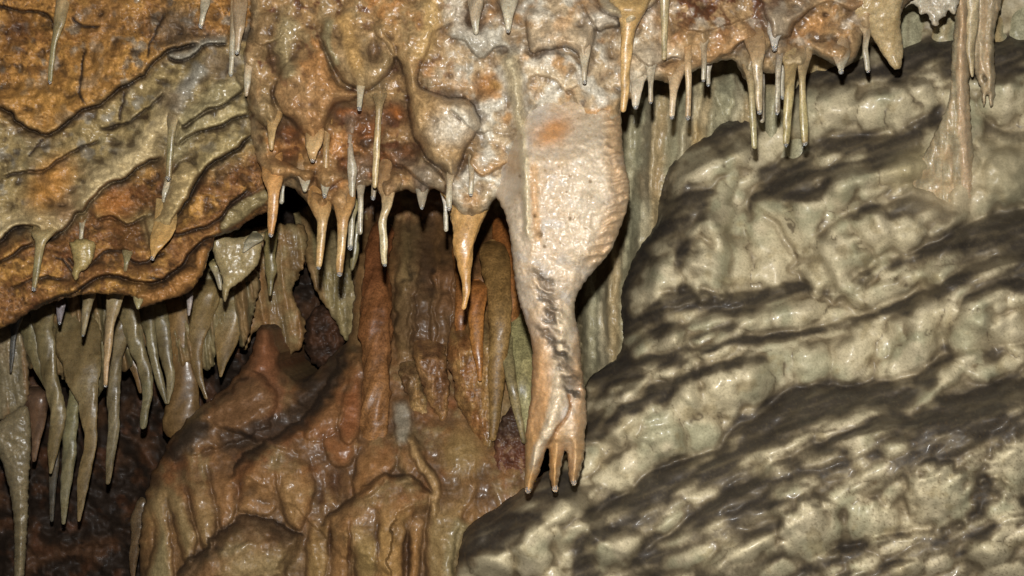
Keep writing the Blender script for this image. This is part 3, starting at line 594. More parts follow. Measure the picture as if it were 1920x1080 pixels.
ms.paint(rgt*.95, K(186,146,100), .15); ms.paint(rgt*ss(0, .35, b2)*.9, K(188,132,78), .15); ms.paint(rgt*ss(95, 20, V-.0*U+14*b3)*ss(1560, 1460, U)*ss(-.45, .15, b2+b3), K(104,60,36), .2)
ms.paint(rgt*ss(.1, .5, fbm(U, V, 30, 4, 113))*.7, K(196,180,160), .1); ms.paint(ss(26, 4, ms.sdf)*.55, K(190,164,124), .1)
ms.paint(ss(.22, .5, fbm(U, V, 26, 5, 115))*(.7*lft+.25), K(112,66,40), .3)
ms.crackle(30, (.3+.7*lft)*1., K(92,56,34), 411, 3, .05, .5); ms.crackle(14, .5+0*lft, K(120,84,54), 412, 1.5, .06, .4)
for x, y, rx, ry in [(515,112,16,22),(700,100,16,26),(735,215,40,30),(650,215,50,22),(600,255,22,20),(690,250,40,34),(660,310,45,24),(720,300,40,26),(540,250,26,26),(760,290,26,30),(690,330,30,16),(545,290,24,14)]:
    ms.blob(x, y, rx, ry, -34, 0, K(104,58,32), .3, .85); ms.blob(x+4, y-3, rx*.5, ry*.4, 4, 0, K(186,104,34), .3, .7)
TN = K(180,136,82)
for pts, h, R_, c in [
    ([(604,40),(604,75),(617,105),(632,138),(648,156),(668,165),(684,171),(697,165),(716,150),(736,125),(742,95),(720,60),(704,40),(660,10)], 26, 24, K(174,138,88)),
    ([(700,0),(705,60),(722,80),(738,105),(752,125),(760,150),(764,185),(768,220),(776,255),(792,280),(805,300),(830,318),(851,332),(866,302),(880,270),(900,230),(880,190),(830,180),(800,170),(782,150),(790,119),(804,92),(812,64),(840,45),(855,32),(840,-20),(760,-40)], 34, 26, K(192,146,86)),
    ([(512,180),(526,214),(546,225),(562,244),(576,261),(582,292),(589,298),(598,275),(609,239),(621,205),(634,192),(662,186),(672,176),(634,155),(618,120),(607,92),(595,36),(573,80),(551,105),(525,135)], 28, 26, K(184,128,70)),
    ([(464,130),(470,190),(472,212),(485,228),(500,240),(510,272),(519,235),(526,214),(512,180),(520,140),(495,112)], 18, 16, K(160,130,86)),
    ([(470,282),(485,312),(500,342),(511,366),(522,348),(540,335),(552,332),(565,346),(572,357),(580,345),(590,325),(565,318),(545,310),(520,290),(495,268)], 22, 14, K(198,138,74)),
    ([(540,352),(562,366),(590,394),(604,402),(616,388),(608,372),(585,350),(560,338)], 16, 12, K(196,136,72)), ([(618,380),(630,398),(641,414),(652,402),(657,370),(655,345),(635,352)], 16, 12, K(200,138,72)),
    ([(588,332),(600,352),(610,364),(620,350),(640,336),(656,325),(640,302),(610,302)], 16, 12, K(166,126,80)),
    ([(700,335),(712,362),(722,382),(732,374),(744,360),(752,335),(738,315),(715,315)], 14, 14, K(176,124,76)), ([(715,284),(735,304),(762,316),(790,342),(830,360),(836,340),(810,310),(780,286),(750,270),(722,270)], 16, 12, K(160,136,108)),
    ([(900,-30),(930,0),(945,22),(950,45),(957,45),(963,25),(972,0),(990,-30)], 22, 14, K(192,160,112)), ([(870,-20),(883,8),(886,40),(892,58),(898,40),(902,20),(912,2),(920,-20)], 18, 10, K(184,172,150)),
    ([(985,20),(994,94),(1011,97),(1033,93),(1058,88),(1080,97),(1088,118),(1096,148),(1101,120),(1107,95),(1117,58),(1110,20),(1070,-10),(1010,-10)], 28, 18, K(212,178,140)),
    ([(1085,-10),(1100,20),(1118,56),(1139,51),(1160,50),(1168,30),(1150,0)], 20, 12, K(196,178,158)), ([(1110,-30),(1124,12),(1140,26),(1160,32),(1168,50),(1190,55),(1203,24),(1230,4),(1250,-30)], 32, 16, K(204,176,128)),
    ([(1425,-20),(1435,30),(1441,46),(1446,70),(1452,78),(1460,74),(1479,68),(1487,50),(1502,34),(1524,14),(1560,2),(1600,18),(1640,-20)], 30, 14, K(186,160,130)), ([(1396,80),(1408,100),(1420,106),(1440,97),(1447,75),(1437,60),(1412,55)], 16, 12, K(192,158,110)),
    ([(1518,80),(1535,102),(1562,118),(1577,126),(1592,120),(1606,104),(1617,80),(1600,66),(1560,72)], 16, 16, K(196,148,94)), ([(1340,118),(1365,112),(1390,128),(1400,148),(1425,130),(1410,105),(1370,100)], 12, 12, K(190,172,134)),
    ([(1455,120),(1480,128),(1510,124),(1522,104),(1510,90),(1475,95)], 12, 12, K(192,164,120))]:
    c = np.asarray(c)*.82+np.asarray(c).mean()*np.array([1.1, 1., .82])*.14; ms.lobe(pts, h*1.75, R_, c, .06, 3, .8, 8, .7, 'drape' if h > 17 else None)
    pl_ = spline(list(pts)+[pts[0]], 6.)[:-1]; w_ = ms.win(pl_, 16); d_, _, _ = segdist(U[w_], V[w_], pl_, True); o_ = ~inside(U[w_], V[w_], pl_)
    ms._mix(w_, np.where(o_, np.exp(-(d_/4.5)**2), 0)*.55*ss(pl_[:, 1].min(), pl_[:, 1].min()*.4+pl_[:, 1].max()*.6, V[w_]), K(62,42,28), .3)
for pts, h, L, c in [([(1296,134),(1328,120),(1372,94),(1402,72),(1425,60)], 22, 26, K(190,140,90)), ([(1250,40),(1280,52),(1310,60),(1340,55),(1380,40),(1420,30)], 12, 24, None), ([(1170,90),(1200,110),(1215,128),(1235,118),(1262,110),(1290,112)], 16, 22, K(204,180,150)),
    ([(830,60),(870,80),(900,110),(930,90),(960,85)], 12, 22, GREY), ([(985,150),(1010,140),(1040,150),(1060,170),(1090,160)], 12, 26, K(206,180,146)), ([(840,200),(870,230),(900,250),(930,240)], 12, 30, K(200,184,160)), ([(870,300),(900,330),(930,320),(960,300)], 16, 26, K(186,140,90)), ([(470,70),(490,85),(520,75),(540,50)], 12, 20, None)]:
    ms.lip(pts, h, L, 2.5, .35, 4, .15, c, 20, .12)
ms.ridge([(640,20,1),(660,90,.9),(676,150,.6)], 10, 18, K(196,150,88), .08); ms.ridge([(545,30,1.2),(530,100,1),(548,150,.8)], 14, 20, K(164,140,98), .08); ms.ridge([(812,-20),(806,60),(786,120)], 8, 18, K(196,156,98), .08)
ms.ridge([(620,30,1),(612,80,1),(632,130,1)], 8, 10, K(150,132,94), .08); ms.ridge([(500,20),(490,70),(480,110)], 10, 14, K(150,116,76), .2)
ms.ridge([(950,90,1.2),(962,135,1.2),(970,190,.9),(980,260,.7),(985,340,.6)], 24, 15, K(196,176,140), .1)
ms.blob(850, 238, 46, 34, 8, -15, K(214,200,180), .55, .8); ms.blob(912, 160, 26, 26, -18, 0, K(206,134,54), .3, .8); ms.blob(930, 160, 14, 10, 8, 0, K(214,160,86), .3, .8); ms.blob(1035, 245, 44, 30, 8, -30, K(206,138,70), .2, .9)
ms.blob(1530, 45, 34, 20, 12, -10, K(212,150,88), .2, .8); ms.blob(1545, 30, 9, 6, -12, 0, K(110,76,44), .3, .7); ms.blob(890, 30, 30, 30, -16, 0, K(128,92,60), .2, .7); ms.blob(1150, 100, 16, 30, -16, 0, K(160,126,84), .2, .7)
ms.deposit(K(74,50,33), .3, .85, .8, .25); ms.finish(); mass = ms

# ------------------------------------------------------------------ the arm shaped drapery with three fingers
def arm_depth(u, v): return 2.22+.17*ss(330, 120, v)+.13*ss(1000, 930, u)*ss(440, 300, v)
ao = [(905,330),(930,368),(948,405),(957,450),(962,500),(970,550),(984,600),(997,645),(998,700),(995,745),(987,795),(985,850),(985,885),(982,906),(985,920),(990,925),(996,921),(1003,902),(1012,886),(1016,868),(1026,842),
      (1030,848),(1030,880),(1033,905),(1038,921),(1044,920),(1047,905),(1051,880),(1056,855),(1060,842),(1064,852),(1066,878),(1068,898),(1073,909),(1079,908),(1086,892),(1092,868),(1097,840),(1096,815),(1100,790),(1098,740),(1091,690),(1086,630),
      (1077,580),(1086,545),(1112,510),(1140,478),(1152,455),(1165,422),(1178,385),(1180,345),(1171,305),(1166,250),(1163,180),(1150,130),(1080,110),(1000,120),(960,160),(930,230),(905,290)]
am = Body(ao, arm_depth, 1.9, (58,62), 2.2, 51, sc=9.); U, V = am.U, am.V
c1 = fbm(U, V, 70, 4, 201); c2 = fbm(U, V, 26, 4, 202); c3 = fbm(U*1.2, V*.8, 11, 3, 203)
am.R += 10*c1+6*c2+.8*c3+1.0*fbm(U, V*.35, 16, 3, 204)
edge = ss(46, 20, am.sdf)*ss(1060, 1120, U)*ss(520, 480, V); am.R += edge*5*np.sin((U*.25+V)*.36+3*c2)
low = ss(560, 700, V)
am.paint(1., K(212,191,164), .2); am.paint(ss(-.05, .4, c1)*.6, K(210,180,142), .15); am.paint(ss(.1, .5, c2)*.5, K(200,171,132), .18); am.paint(ss(.15, .5, fbm(U, V, 40, 4, 207))*.5, K(204,198,188), .2)
am.blob(1105, 390, 46, 170, 4, 4, K(214,196,168), .2, .7); am.blob(960, 420, 20, 60, 2, -8, K(212,192,162), .2, .6); am.blob(1120, 230, 40, 60, 2, 0, K(210,190,160), .2, .6)
am.paint(edge*.55, K(206,164,112), .08); am.paint(low*ss(1040, 1000, U-.12*(V-600))*.75, K(206,150,88), .1); am.paint(low*ss(1065, 1092, U+8*c2)*.7, K(206,158,106), .1); am.paint(ss(780, 860, V)*.65, K(206,160,100), .1)
am.paint(ss(250, 150, V)*ss(-.2, .3, c2)*.6, K(198,170,136), .2); am.blob(1035, 245, 40, 26, 4, -30, K(206,140,72), .2, .8); am.blob(1010, 200, 24, 40, 6, 0, K(206,196,182), .3, .7)
am.ridge([(955,130,1.1),(966,180,1),(975,230,.8),(982,300,.65),(987,380,.6),(992,460,.5)], 13, 13, K(214,196,160), .1)
am.ridge([(1000,300),(1003,380),(1010,460)], -5, 8, K(204,168,126), .1); am.ridge([(1075,330),(1080,420),(1060,500)], 5, 26); am.ridge([(1060,560,1),(1055,640,1),(1050,720,.8),(1030,800,.7),(1008,850,.6),(996,895,.5)], 13, 18, K(228,206,172), .12)
am.ridge([(1065,730),(1068,770),(1040,812),(1024,840)], -6, 4, K(150,112,74), .2, 2); am.ridge([(1075,660),(1092,700),(1094,760)], 6, 9)
am.ridge([(1010,560),(1018,640),(1012,740)], 5, 14); am.ridge([(1078,790),(1080,850),(1076,890)], 6, 9); am.ridge([(1042,830),(1042,880),(1041,912)], 5, 8)
rng = np.random.RandomState(4)
t_ = np.linspace(0, 1, 66)
for k, t in enumerate(t_):      # crinkled dark mineral scratches down the forearm
    x = 1012+t*58+rng.randn()*9+8*math.sin(t*9); y = 516+t*225+rng.randn()*6; L = 10+rng.rand()*20; a = math.radians(28+rng.randn()*14)
    am.ridge([(x-L*math.cos(a), y-L*math.sin(a)), (x, y+rng.randn()*2), (x+L*math.cos(a), y+L*math.sin(a)*.9)], -3.2, 3.2+rng.rand()*3.2, K(80,70,58) if rng.rand() < .55 else K(132,112,90), .4, 8, .35, .4+.4*rng.rand())
    if k % 2: am.blob(x+6, y+6, 9+rng.rand()*6, 5, 6, 28)
for x, y, r in [(1014,440,5),(1003,405,3),(1022,462,3),(1107,340,2.5),(1069,330,2),(974,330,2.5),(1068,410,3),(1170,265,2)]: am.blob(x, y, r, r*1.2, -6, 0, K(110,84,50), .3, .9, 1)
for _ in range(60): am.blob(950+rng.rand()*210, 200+rng.rand()*300, 2, 2, -1.5, 0, K(150,124,92), .3, .7, 1)
am.R += ss(.25, .5, fbm(U, V, 9, 2, 215))*ss(.0, .3, c1)*1.5
am.rest = 'shaft'; am.mark(V < 530+8*fbm(U, V, 40, 2, 5), 'upper_plate')
for a_, b_ in ((900, 1028), (1028, 1060), (1060, 1120)): am.mark((V > 848) & (U >= a_) & (U < b_), 'finger')
am.finish()
arm = am.build('drapery', M_drape, closed=True, thick=46.)
for k_, (x, y, w_) in enumerate([(990,921,12),(1041,918,12),(1076,906,11)]):
    d_ = am.at(x, y-4) or 2.27; water_drop(am.parts[k_+2], P(np.array(float(x)), np.array(float(y)), np.array(d_+.004)), w_, d_)
tag(arm, 'pale arm shaped drapery with three finger tips, the largest hanging formation at centre', 'drapery')
def slab(name, label, cat, pts, depth, c0, c1, seed, edge=(18,12), thick=12., amp=2., rel=4., mat=None, dry=.12, group=None, fn=None, ribs=(), sc=9.):
    b = Body(pts, depth, 2.0, edge, amp, seed, sc=sc); u, v = b.U, b.V; q = fbm(u, v, 34, 4, seed+1)
    b.R += rel*q+rel*.5*fbm(u, v, 12, 3, seed+2); b.paint(1., c0, dry); b.paint(ss(-.2, .45, q), c1, dry); b.paint(ss(.2, .5, fbm(u, v, 22, 4, seed+4))*.4, np.asarray(c0)*.7, dry)
    for r in ribs: b.ridge(*r)
    if fn: fn(b)
    b.deposit(np.asarray(c0)*.38, .2, .7, .7, .3)
    b.finish(); o = b.build(name, mat or M_straw, closed=True, thick=thick); tag(o, label, cat, group); b.obj = o; return b
slab('drapery', 'wide cream drapery tooth with a blunt tip right of the drop tipped bell', 'drapery', [(1590,-40),(1600,22),(1622,52),(1640,76),(1652,98),(1665,116),(1677,130),(1687,128),(1692,112),(1694,95),(1690,60),(1688,30),(1690,-40)], lambda u, v: 2.385-.04*ss(100,0,v), K(196,172,128), K(184,158,112), 301, (30,20), 16)
slab('drapery', 'pale ragged drapery with a toothed lower edge beside the tall column', 'drapery', [(1676,-60),(1692,4),(1700,14),(1709,8),(1720,14),(1727,28),(1738,26),(1745,40),(1752,48),(1760,45),(1764,34),(1773,30),(1778,18),(1790,26),(1800,-60)], 2.48, K(196,182,156), K(206,196,172), 311, (14,10), 9, 4., sc=6.)
slab('drapery', 'olive fin shaped drapery hanging below the end of the orange ledge', 'drapery', [(392,452),(404,440),(440,446),(495,436),(491,462),(486,490),(470,512),(452,528),(434,540),(428,552),(424,566),(419,564),(416,545),(416,520),(405,492)], lambda u, v: 2.62-.0*u, K(172,152,108), K(160,142,104), 321, (16,14), 12)
slab('drapery', 'small square ended olive drapery against the orange ledge', 'drapery', [(130,455),(150,448),(178,455),(175,482),(166,500),(153,508),(146,524),(139,525),(135,512),(138,490)], 2.385, K(160,140,90), K(172,150,98), 331, (12,14), 10, 2.5)

# ------------------------------------------------------------------ middle: brown flowstone mound
def mound_depth(u, v): return 3.18+.22*ss(520,400,v)-.34*ss(420, 1060, v)+.06*ss(380, 260, u)+.1*np.exp(-((u-600)/70)**2-((v-620)/70)**2)-.05*ss(560,860,u)
do = [(235,1210),(262,1110),(262,1000),(272,940),(284,890),(300,862),(326,815),(366,772),(410,736),(446,700),(470,660),(478,628),(492,608),(512,614),(522,650),(528,690),(560,715),(590,700),(622,668),(650,640),(660,600),(664,540),(660,470),(640,420),(660,350),(760,340),
      (860,350),(960,360),(1010,520),(1012,700),(1012,880),(960,960),(920,1000),(900,1110),(900,1210)]
md = Body(do, mound_depth, 2.3, (26,46), 5, 61, sc=20.); U, V = md.U, md.V
d1 = fbm(U, V, 100, 4, 301); d2 = fbm(U, V, 38, 4, 302); d3 = fbm(U, V, 14, 3, 303)
md.R += 14*d1+7*d2+.9*d3
BR1 = K(118,86,55); BR2 = K(138,99,60); OL = K(146,126,86); ORB = K(140,86,48); RED = K(142,92,60); TN2 = K(160,124,78); DK = K(54,44,34)
rip = np.sin((V*.95+U*.42)*.17+2.8*fbm(U, V, 60, 3, 306)); md.R += 2.4*rip*ss(620, 680, V)*ss(880, 800, V)*ss(640, 560, U)
md.paint(1., BR1, .15); md.paint(ss(-.1, .5, d2)*.8, BR2, .15); md.paint(ss(0, .5, d1+.3*d3)*.6, OL, .12); md.paint(ss(.05, .55, fbm(U, V, 60, 4, 308))*.6, ORB, .15)
md.paint(ss(880, 980, V)*.5, TN2, .1); md.paint(ss(.15, .55, fbm(U*.9, V*.5, 40, 4, 309))*.5, K(92,66,42), .2)
def fold(pts, h, wd, c): md.ridge(pts, h*1.2, wd*1.1, c, .1, 7, .3, .75, sharp=True)
for k, (x0, x1, wd, c) in enumerate([(672,664,20,K(140,106,66)),(742,748,22,K(126,92,56)),(768,760,18,K(148,124,82)),(800,790,24,K(110,84,56)),(838,830,22,K(132,98,60)),(872,866,16,K(140,106,66)),(905,900,22,K(134,92,52)),(965,972,18,K(140,114,74)),(992,990,14,K(146,128,88))]):
    fold([(x0,360,1),(x0+4*(-1)**k,440,1.1),((x0+x1)/2,520,1),(x1,620,1),(x1+3,720,.7)], 24, wd, c)
fold([(835,540,1.2),(805,590,1.5),(790,670,1.2)], 26, 46, K(96,72,48)); fold([(820,480,1),(845,540,1.2),(850,600,1)], 22, 24, K(112,78,50))
# stalagmite and the ridge it stands on
md.ridge([(497,606,.42),(497,640,.72),(495,690,1.05),(482,750,1.6),(455,820,2.1)], 38, 40, K(136,90,60), .12, 5, .06, .75); md.blob(497, 668, 24, 34, 3, 0, RED, .1, .6)
md.lobe([(440,720),(480,700),(520,740),(500,800),(440,830),(370,850),(320,860),(330,810),(390,765)], 26, 34, K(124,92,60), .15, 8, .8, 20)
# the second tier and what hangs from it
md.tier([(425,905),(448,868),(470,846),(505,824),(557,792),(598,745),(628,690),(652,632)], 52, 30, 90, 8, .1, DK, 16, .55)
for pts, h, R_, c in [
    ([(662,630),(681,645),(683,740),(676,806),(650,834),(633,795),(652,714)], 30, 16, K(142,88,52)), ([(600,745),(640,700),(650,740),(636,800),(600,825),(570,815)], 22, 20, K(136,94,58)),
    ([(525,845),(551,830),(577,856),(591,910),(578,962),(564,994),(541,984),(525,936),(514,890)], 36, 26, TN2), ([(459,877),(498,845),(519,871),(522,936),(505,967),(472,964),(444,950)], 26, 26, K(150,112,70)),
    ([(388,862),(433,842),(448,897),(441,962),(414,992),(400,936)], 28, 24, K(146,106,66)), ([(342,873),(375,862),(395,917),(408,975),(394,1030),(375,1020),(355,936)], 32, 20, K(150,122,80)), ([(307,890),(329,875),(349,930),(369,1001),(366,1034),(352,1062),(335,1021),(318,949)], 34, 18, OL), ([(276,897),(292,882),(307,917),(317,982),(324,1110),(270,1110),(291,1001),(275,943)], 34, 18, K(142,130,92)),
    ([(668,806),(740,797),(748,845),(728,897),(690,932),(662,925),(666,864)], 34, 24, K(152,110,66)), ([(606,799),(640,792),(670,799),(673,840),(660,870),(632,878),(611,850)], 24, 20, K(142,94,56)),
    ([(745,800),(790,830),(800,880),(770,900),(745,870)], 22, 20, K(146,106,66))]:
    md.lobe(pts, h*.85, R_*1.3, c*1.1, .08, 3.5, .75, 16, .65, 'fold')
md.tier([(590,1000),(622,962),(655,935),(690,905),(740,890),(790,903),(822,950)], 46, 36, 150, 7, .12)
for pts, h, R_, c in [
    ([(578,962),(600,949),(617,969),(615,1130),(575,1130)], 30, 17, K(150,122,76)), ([(620,962),(648,947),(663,995),(654,1130),(617,1130)], 32, 18, K(146,108,66)), ([(656,982),(688,960),(710,1001),(704,1130),(674,1130)], 36, 19, K(160,134,84)),
    ([(707,936),(750,914),(775,962),(758,1021),(754,1130),(711,1130),(703,1001)], 40, 24, K(166,130,78)), ([(763,962),(786,943),(803,962),(793,1001),(784,1130),(768,1130)], 26, 14, K(158,116,68)),
    ([(812,917),(857,884),(896,910),(872,962),(852,1027),(846,1130),(805,1130),(798,1001)], 30, 30, K(146,124,82))]:
    md.lobe(pts, h*.95, R_*1.3, c*1.12, .06, 3.5, .75, 14, .5, 'fold')
md.blob(868, 850, 44, 52, 30, 0, K(150,124,78), .1, .85); md.ridge([(768,808,.8),(784,860,1),(808,893,1.1),(816,920,1),(812,980,.7)], 22, 10, K(170,138,92), .1, 4, .1, .85, sharp=True); md.ridge([(750,745,1),(756,800,1),(752,840,.7)], 18, 16, K(150,142,122), .1, 4, .2, .8, sharp=True)
md.ridge([(870,970),(850,1030),(842,1110)], 16, 16, K(150,132,92), .1, 5)
# bottom left tier, mud on its back
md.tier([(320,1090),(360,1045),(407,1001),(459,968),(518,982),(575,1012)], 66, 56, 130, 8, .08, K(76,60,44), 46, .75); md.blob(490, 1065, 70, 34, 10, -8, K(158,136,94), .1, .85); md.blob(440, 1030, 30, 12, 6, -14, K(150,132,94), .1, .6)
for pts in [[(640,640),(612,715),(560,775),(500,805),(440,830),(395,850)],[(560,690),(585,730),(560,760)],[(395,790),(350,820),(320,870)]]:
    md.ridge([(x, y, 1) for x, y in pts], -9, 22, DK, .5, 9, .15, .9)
for x, y, rx, ry in [(628,905,16,22),(600,930,12,24),(618,1010,4,40),(708,1010,4,40),(764,1040,6,46),(655,1030,3,50)]: md.blob(x, y, rx, ry, -14, 0, K(84,54,34), .2, .8)
fl2 = fbm(U-.1*V, V*.2, 24, 3, 305); md.R += 3*ss(760, 900, V)*fl2
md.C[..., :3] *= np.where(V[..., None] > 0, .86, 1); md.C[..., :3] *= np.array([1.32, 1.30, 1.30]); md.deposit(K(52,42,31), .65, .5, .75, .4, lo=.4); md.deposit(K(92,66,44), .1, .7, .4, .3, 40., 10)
md.rest = 'mound_face'; md.mark((V < 700) & (np.abs(U-498) < 34) & (md.sdf > 0), 'stalagmite')
md.finish(); mound = md
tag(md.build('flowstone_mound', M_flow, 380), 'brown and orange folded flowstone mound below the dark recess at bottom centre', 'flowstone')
# a broken rusty boulder wedged between the mound and the flowstone slope
def rusty(b):
    b.R += 12*ridged(b.U, b.V, 26, 5, 7)+5*fbm(b.U, b.V, 7, 3, 3); b.paint(ss(0, .4, fbm(b.U, b.V, 24, 4, 6)), K(118,76,52), .4); b.paint(ss(.1, .4, fbm(b.U, b.V, 12, 3, 8))*.5, K(190,150,110), .3)
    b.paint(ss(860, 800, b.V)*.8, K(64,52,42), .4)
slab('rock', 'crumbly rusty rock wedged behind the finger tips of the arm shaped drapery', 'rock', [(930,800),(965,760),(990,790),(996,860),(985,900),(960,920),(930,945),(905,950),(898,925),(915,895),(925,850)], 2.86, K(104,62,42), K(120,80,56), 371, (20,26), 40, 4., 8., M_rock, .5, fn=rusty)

# ------------------------------------------------------------------ curtains behind the ledge and the hanging mass
def flutes(k, amp, sc): 
    def f(b):
        q = fbm(b.U-.12*b.V, b.V*.14, sc, 3, k); b.R += amp*q; b.paint(ss(.0, .5, q)*.5, K(152,106,62), .1); b.paint(ss(.0, .5, -q)*.35, K(96,84,54), .1)
    return f
OLV = K(164,146,100); OLB = K(160,126,82)
slab('curtain', 'olive calcite curtain sweeping down into the brown column', 'curtain', [(550,400),(600,380),(680,390),(712,420),(712,520),(700,580),(676,620),(652,640),(640,625),(622,590),(596,552),(578,505),(562,455)], lambda u, v: 3.22+.16*ss(520,400,v), OLV, K(166,146,104), 381, (26,26), 30, 4., 5., M_flow, fn=flutes(5, 20, 30))
slab('curtain', 'broad olive brown curtain between the fin drapery and the black hollow', 'curtain', [(395,440),(560,420),(572,480),(560,520),(548,545),(560,580),(572,605),(566,650),(530,668),(500,640),(480,620),(460,655),(448,640),(440,600),(420,560)], 3.24, OLB, K(166,142,98), 385, (24,26), 30, 5., 5., M_flow, fn=flutes(7, 24, 34))
slab('curtain', 'dull olive curtain at the left end of the recess, behind the long spear stalactite', 'curtain', [(-120,600),(20,600),(46,640),(54,690),(54,745),(40,765),(10,785),(-40,800),(-120,800)], 3.04, K(138,124,94), K(150,134,102), 389, (24,24), 26, 4., 5., M_flow, fn=flutes(9, 12, 30))
slab('curtain', 'narrow fluted curtain roof of the left recess joining the long stalactites', 'curtain', [(20,540),(250,520),(470,500),(472,600),(455,650),(436,620),(410,640),(398,690),(375,690),(345,690),(318,690),(296,660),(268,650),(244,690),(218,700),(195,730),(165,780),(140,730),(108,700),(84,680),(52,690),(30,620)], 3.07, K(140,126,90), K(150,134,94), 393, (30,30), 30, 6., 6., M_flow, fn=flutes(11, 34, 22))
slab('rock', 'dark brown knobbly rock inside the black hollow behind the curtains', 'rock', [(575,600),(600,570),(635,600),(650,630),(640,670),(612,690),(585,680),(570,645)], 3.3, K(62,42,28), K(84,54,34), 397, (26,34), 40, 5., 14., M_rock, .7)

# ------------------------------------------------------------------ stalactites, straws, columns
STRAW = K(196,166,116); STIP = K(186,176,150); STO = K(204,150,84); OLS = K(150,136,88); OLT = K(142,132,94); TANS = K(188,146,86); BRS = K(162,106,54)
seedn = [0]
def hang(name, label, cat, path, body=None, depth=None, c0=STRAW, c1=STIP, drop=False, off=0., group=None, flat=.8, mat=None, lump=.09, dry=.1):
    seedn[0] += 1
    if group == 'stalactites in the left recess': lump = max(lump, .15)
    if group == 'stalactites in the left recess': c0 = np.asarray(c0)*np.array([.98, .97, 1.2]); c1 = np.asarray(c1)*np.array([1.04, 1.02, 1.3])
    if depth is None:
        ds = [body.at(x, y) for x, y, w in path]
        near = [d-.00042*w for d, (x, y, w) in zip(ds, path) if d is not None]
        common = (min(near) if near else 2.4)-off*.001
        top = ds[0] if ds[0] is not None else common
        dl = [min(top, common+.05)+.00022*path[0][2]]+[common]*(len(path)-1)
        if len(path) > 2: dl[1] = .6*common+.4*dl[0]
    else: dl = depth if np.ndim(depth) else [depth]*len(path)
    if body is not None and body.at(path[0][0], path[0][1]) is not None:
        i_ = int(round((path[0][1]-body.v0)/body.step)); j_ = int(round((path[0][0]-body.u0)/body.step)); rc = body.C[max(i_-2, 0):i_+3, max(j_-2, 0):j_+3, :3].mean((0, 1))
        c0 = np.asarray(c0)*.35+rc*.65; k_ = 1 if path[0][2] < 46 else 2
        body.flow_to(path[k_][0], path[k_][1], path[k_][2]*1.1, c0, 40+path[k_][2]*1.2)
    o, tip, wl = tube(name, path, dl, mat or M_straw, c0, c1, flat, dry, lump, seedn[0], rootw=.72 if body is not None else 1.)
    tag(o, label, cat, group)
    if drop: water_drop(o, tip, wl*(.72+.3*((seedn[0]*37) % 11)/10), dl[-1])
    return o
GL = 'straw stalactites on the orange ledge'; GC = 'straw stalactites under the hanging rock'; GR = 'straw stalactites at the top right'; GB = 'stalactites in the left recess'
S = 'stalactite'
# on the ledge
hang(S,'long tan stalactite on the ochre rock at the far upper left',S,[(120,-40,34),(117,0,27),(112,40,22),(106,62,16),(101,85,11),(96,125,10),(94,150,9)],ledge,c1=OLT,drop=True,group=GL)
hang(S,'thin stub of straw entering from the top edge over dark brown rock',S,[(390,-40,24),(386,0,19),(381,25,12),(377,45,10)],ledge,drop=True,group=GL,off=8)
hang(S,'longer olive straw of the pair at the dark cleft',S,[(441,-40,18),(438,20,12),(436,80,11),(433,136,10)],ledge,c0=OLS,drop=True,group=GL,off=16)
hang(S,'shorter thicker cream straw of the pair at the dark cleft',S,[(452,-40,28),(450,0,26),(449,45,20),(447,72,13),(445,94,10)],ledge,drop=True,group=GL,off=34)
hang(S,'olive straw over the glossy cream run on the ledge',S,[(330,196,34),(324,222,22),(321,255,14),(318,300,12),(316,330,10)],ledge,c0=TANS,c1=OLT,drop=True,group=GL,off=4)
hang(S,'tiny pale stalactite just above the wide tan tooth on the ledge',S,[(318,325,22),(313,345,13),(309,360,10),(307,376,7)],ledge,c1=STIP,group=GL,off=6)
hang(S,'wide tan tooth stalactite on the ledge with a glistening white tip',S,[(311,412,62),(303,440,44),(294,461,27),(289,473,14),(287,481,9)],ledge,c0=K(172,142,92),c1=TANS,drop=True,group=GL,flat=.45)
hang(S,'cream stalactite with dark drop at the lower left of the ledge',S,[(88,420,70),(82,436,46),(76,455,24),(72,480,17),(68,510,13),(64,538,9)],ledge,c0=K(190,156,98),c1=OLT,drop=True,group=GL)
hang(S,'tiny blunt straw beneath the cream run, above the square ended drapery',S,[(156,405,26),(154,418,14),(153,432,10),(152,445,9)],ledge,c0=OLS,group=GL,off=4)
hang(S,'small stubby stalactite on the brown face left of the tan tooth',S,[(245,455,30),(240,472,22),(237,490,10),(235,506,7)],ledge,c0=K(150,100,50),c1=OLT,group=GL,off=4)
hang(S,'short nub at the lowest corner of the orange ledge',S,[(262,548,36),(260,562,20),(259,576,8)],ledge,c0=K(166,116,60),c1=OLT,group=GL)
hang(S,'slim pale straw behind the olive fin drapery',S,[(402,495,22),(408,515,14),(413,540,8)],depth=2.7,c0=OLS,group=GL)
hang(S,'pale pointed stub on the olive fin drapery',S,[(478,448,34),(466,462,18),(459,470,8)],depth=2.6,c0=K(160,150,116),group=GL)
hang(S,'olive straw with needle tip hanging in front of the brown curtain',S,[(508,440,26),(506,480,20),(508,505,22),(507,525,12),(506,552,6)],depth=2.95,c0=OLS,c1=OLT,group=GL)
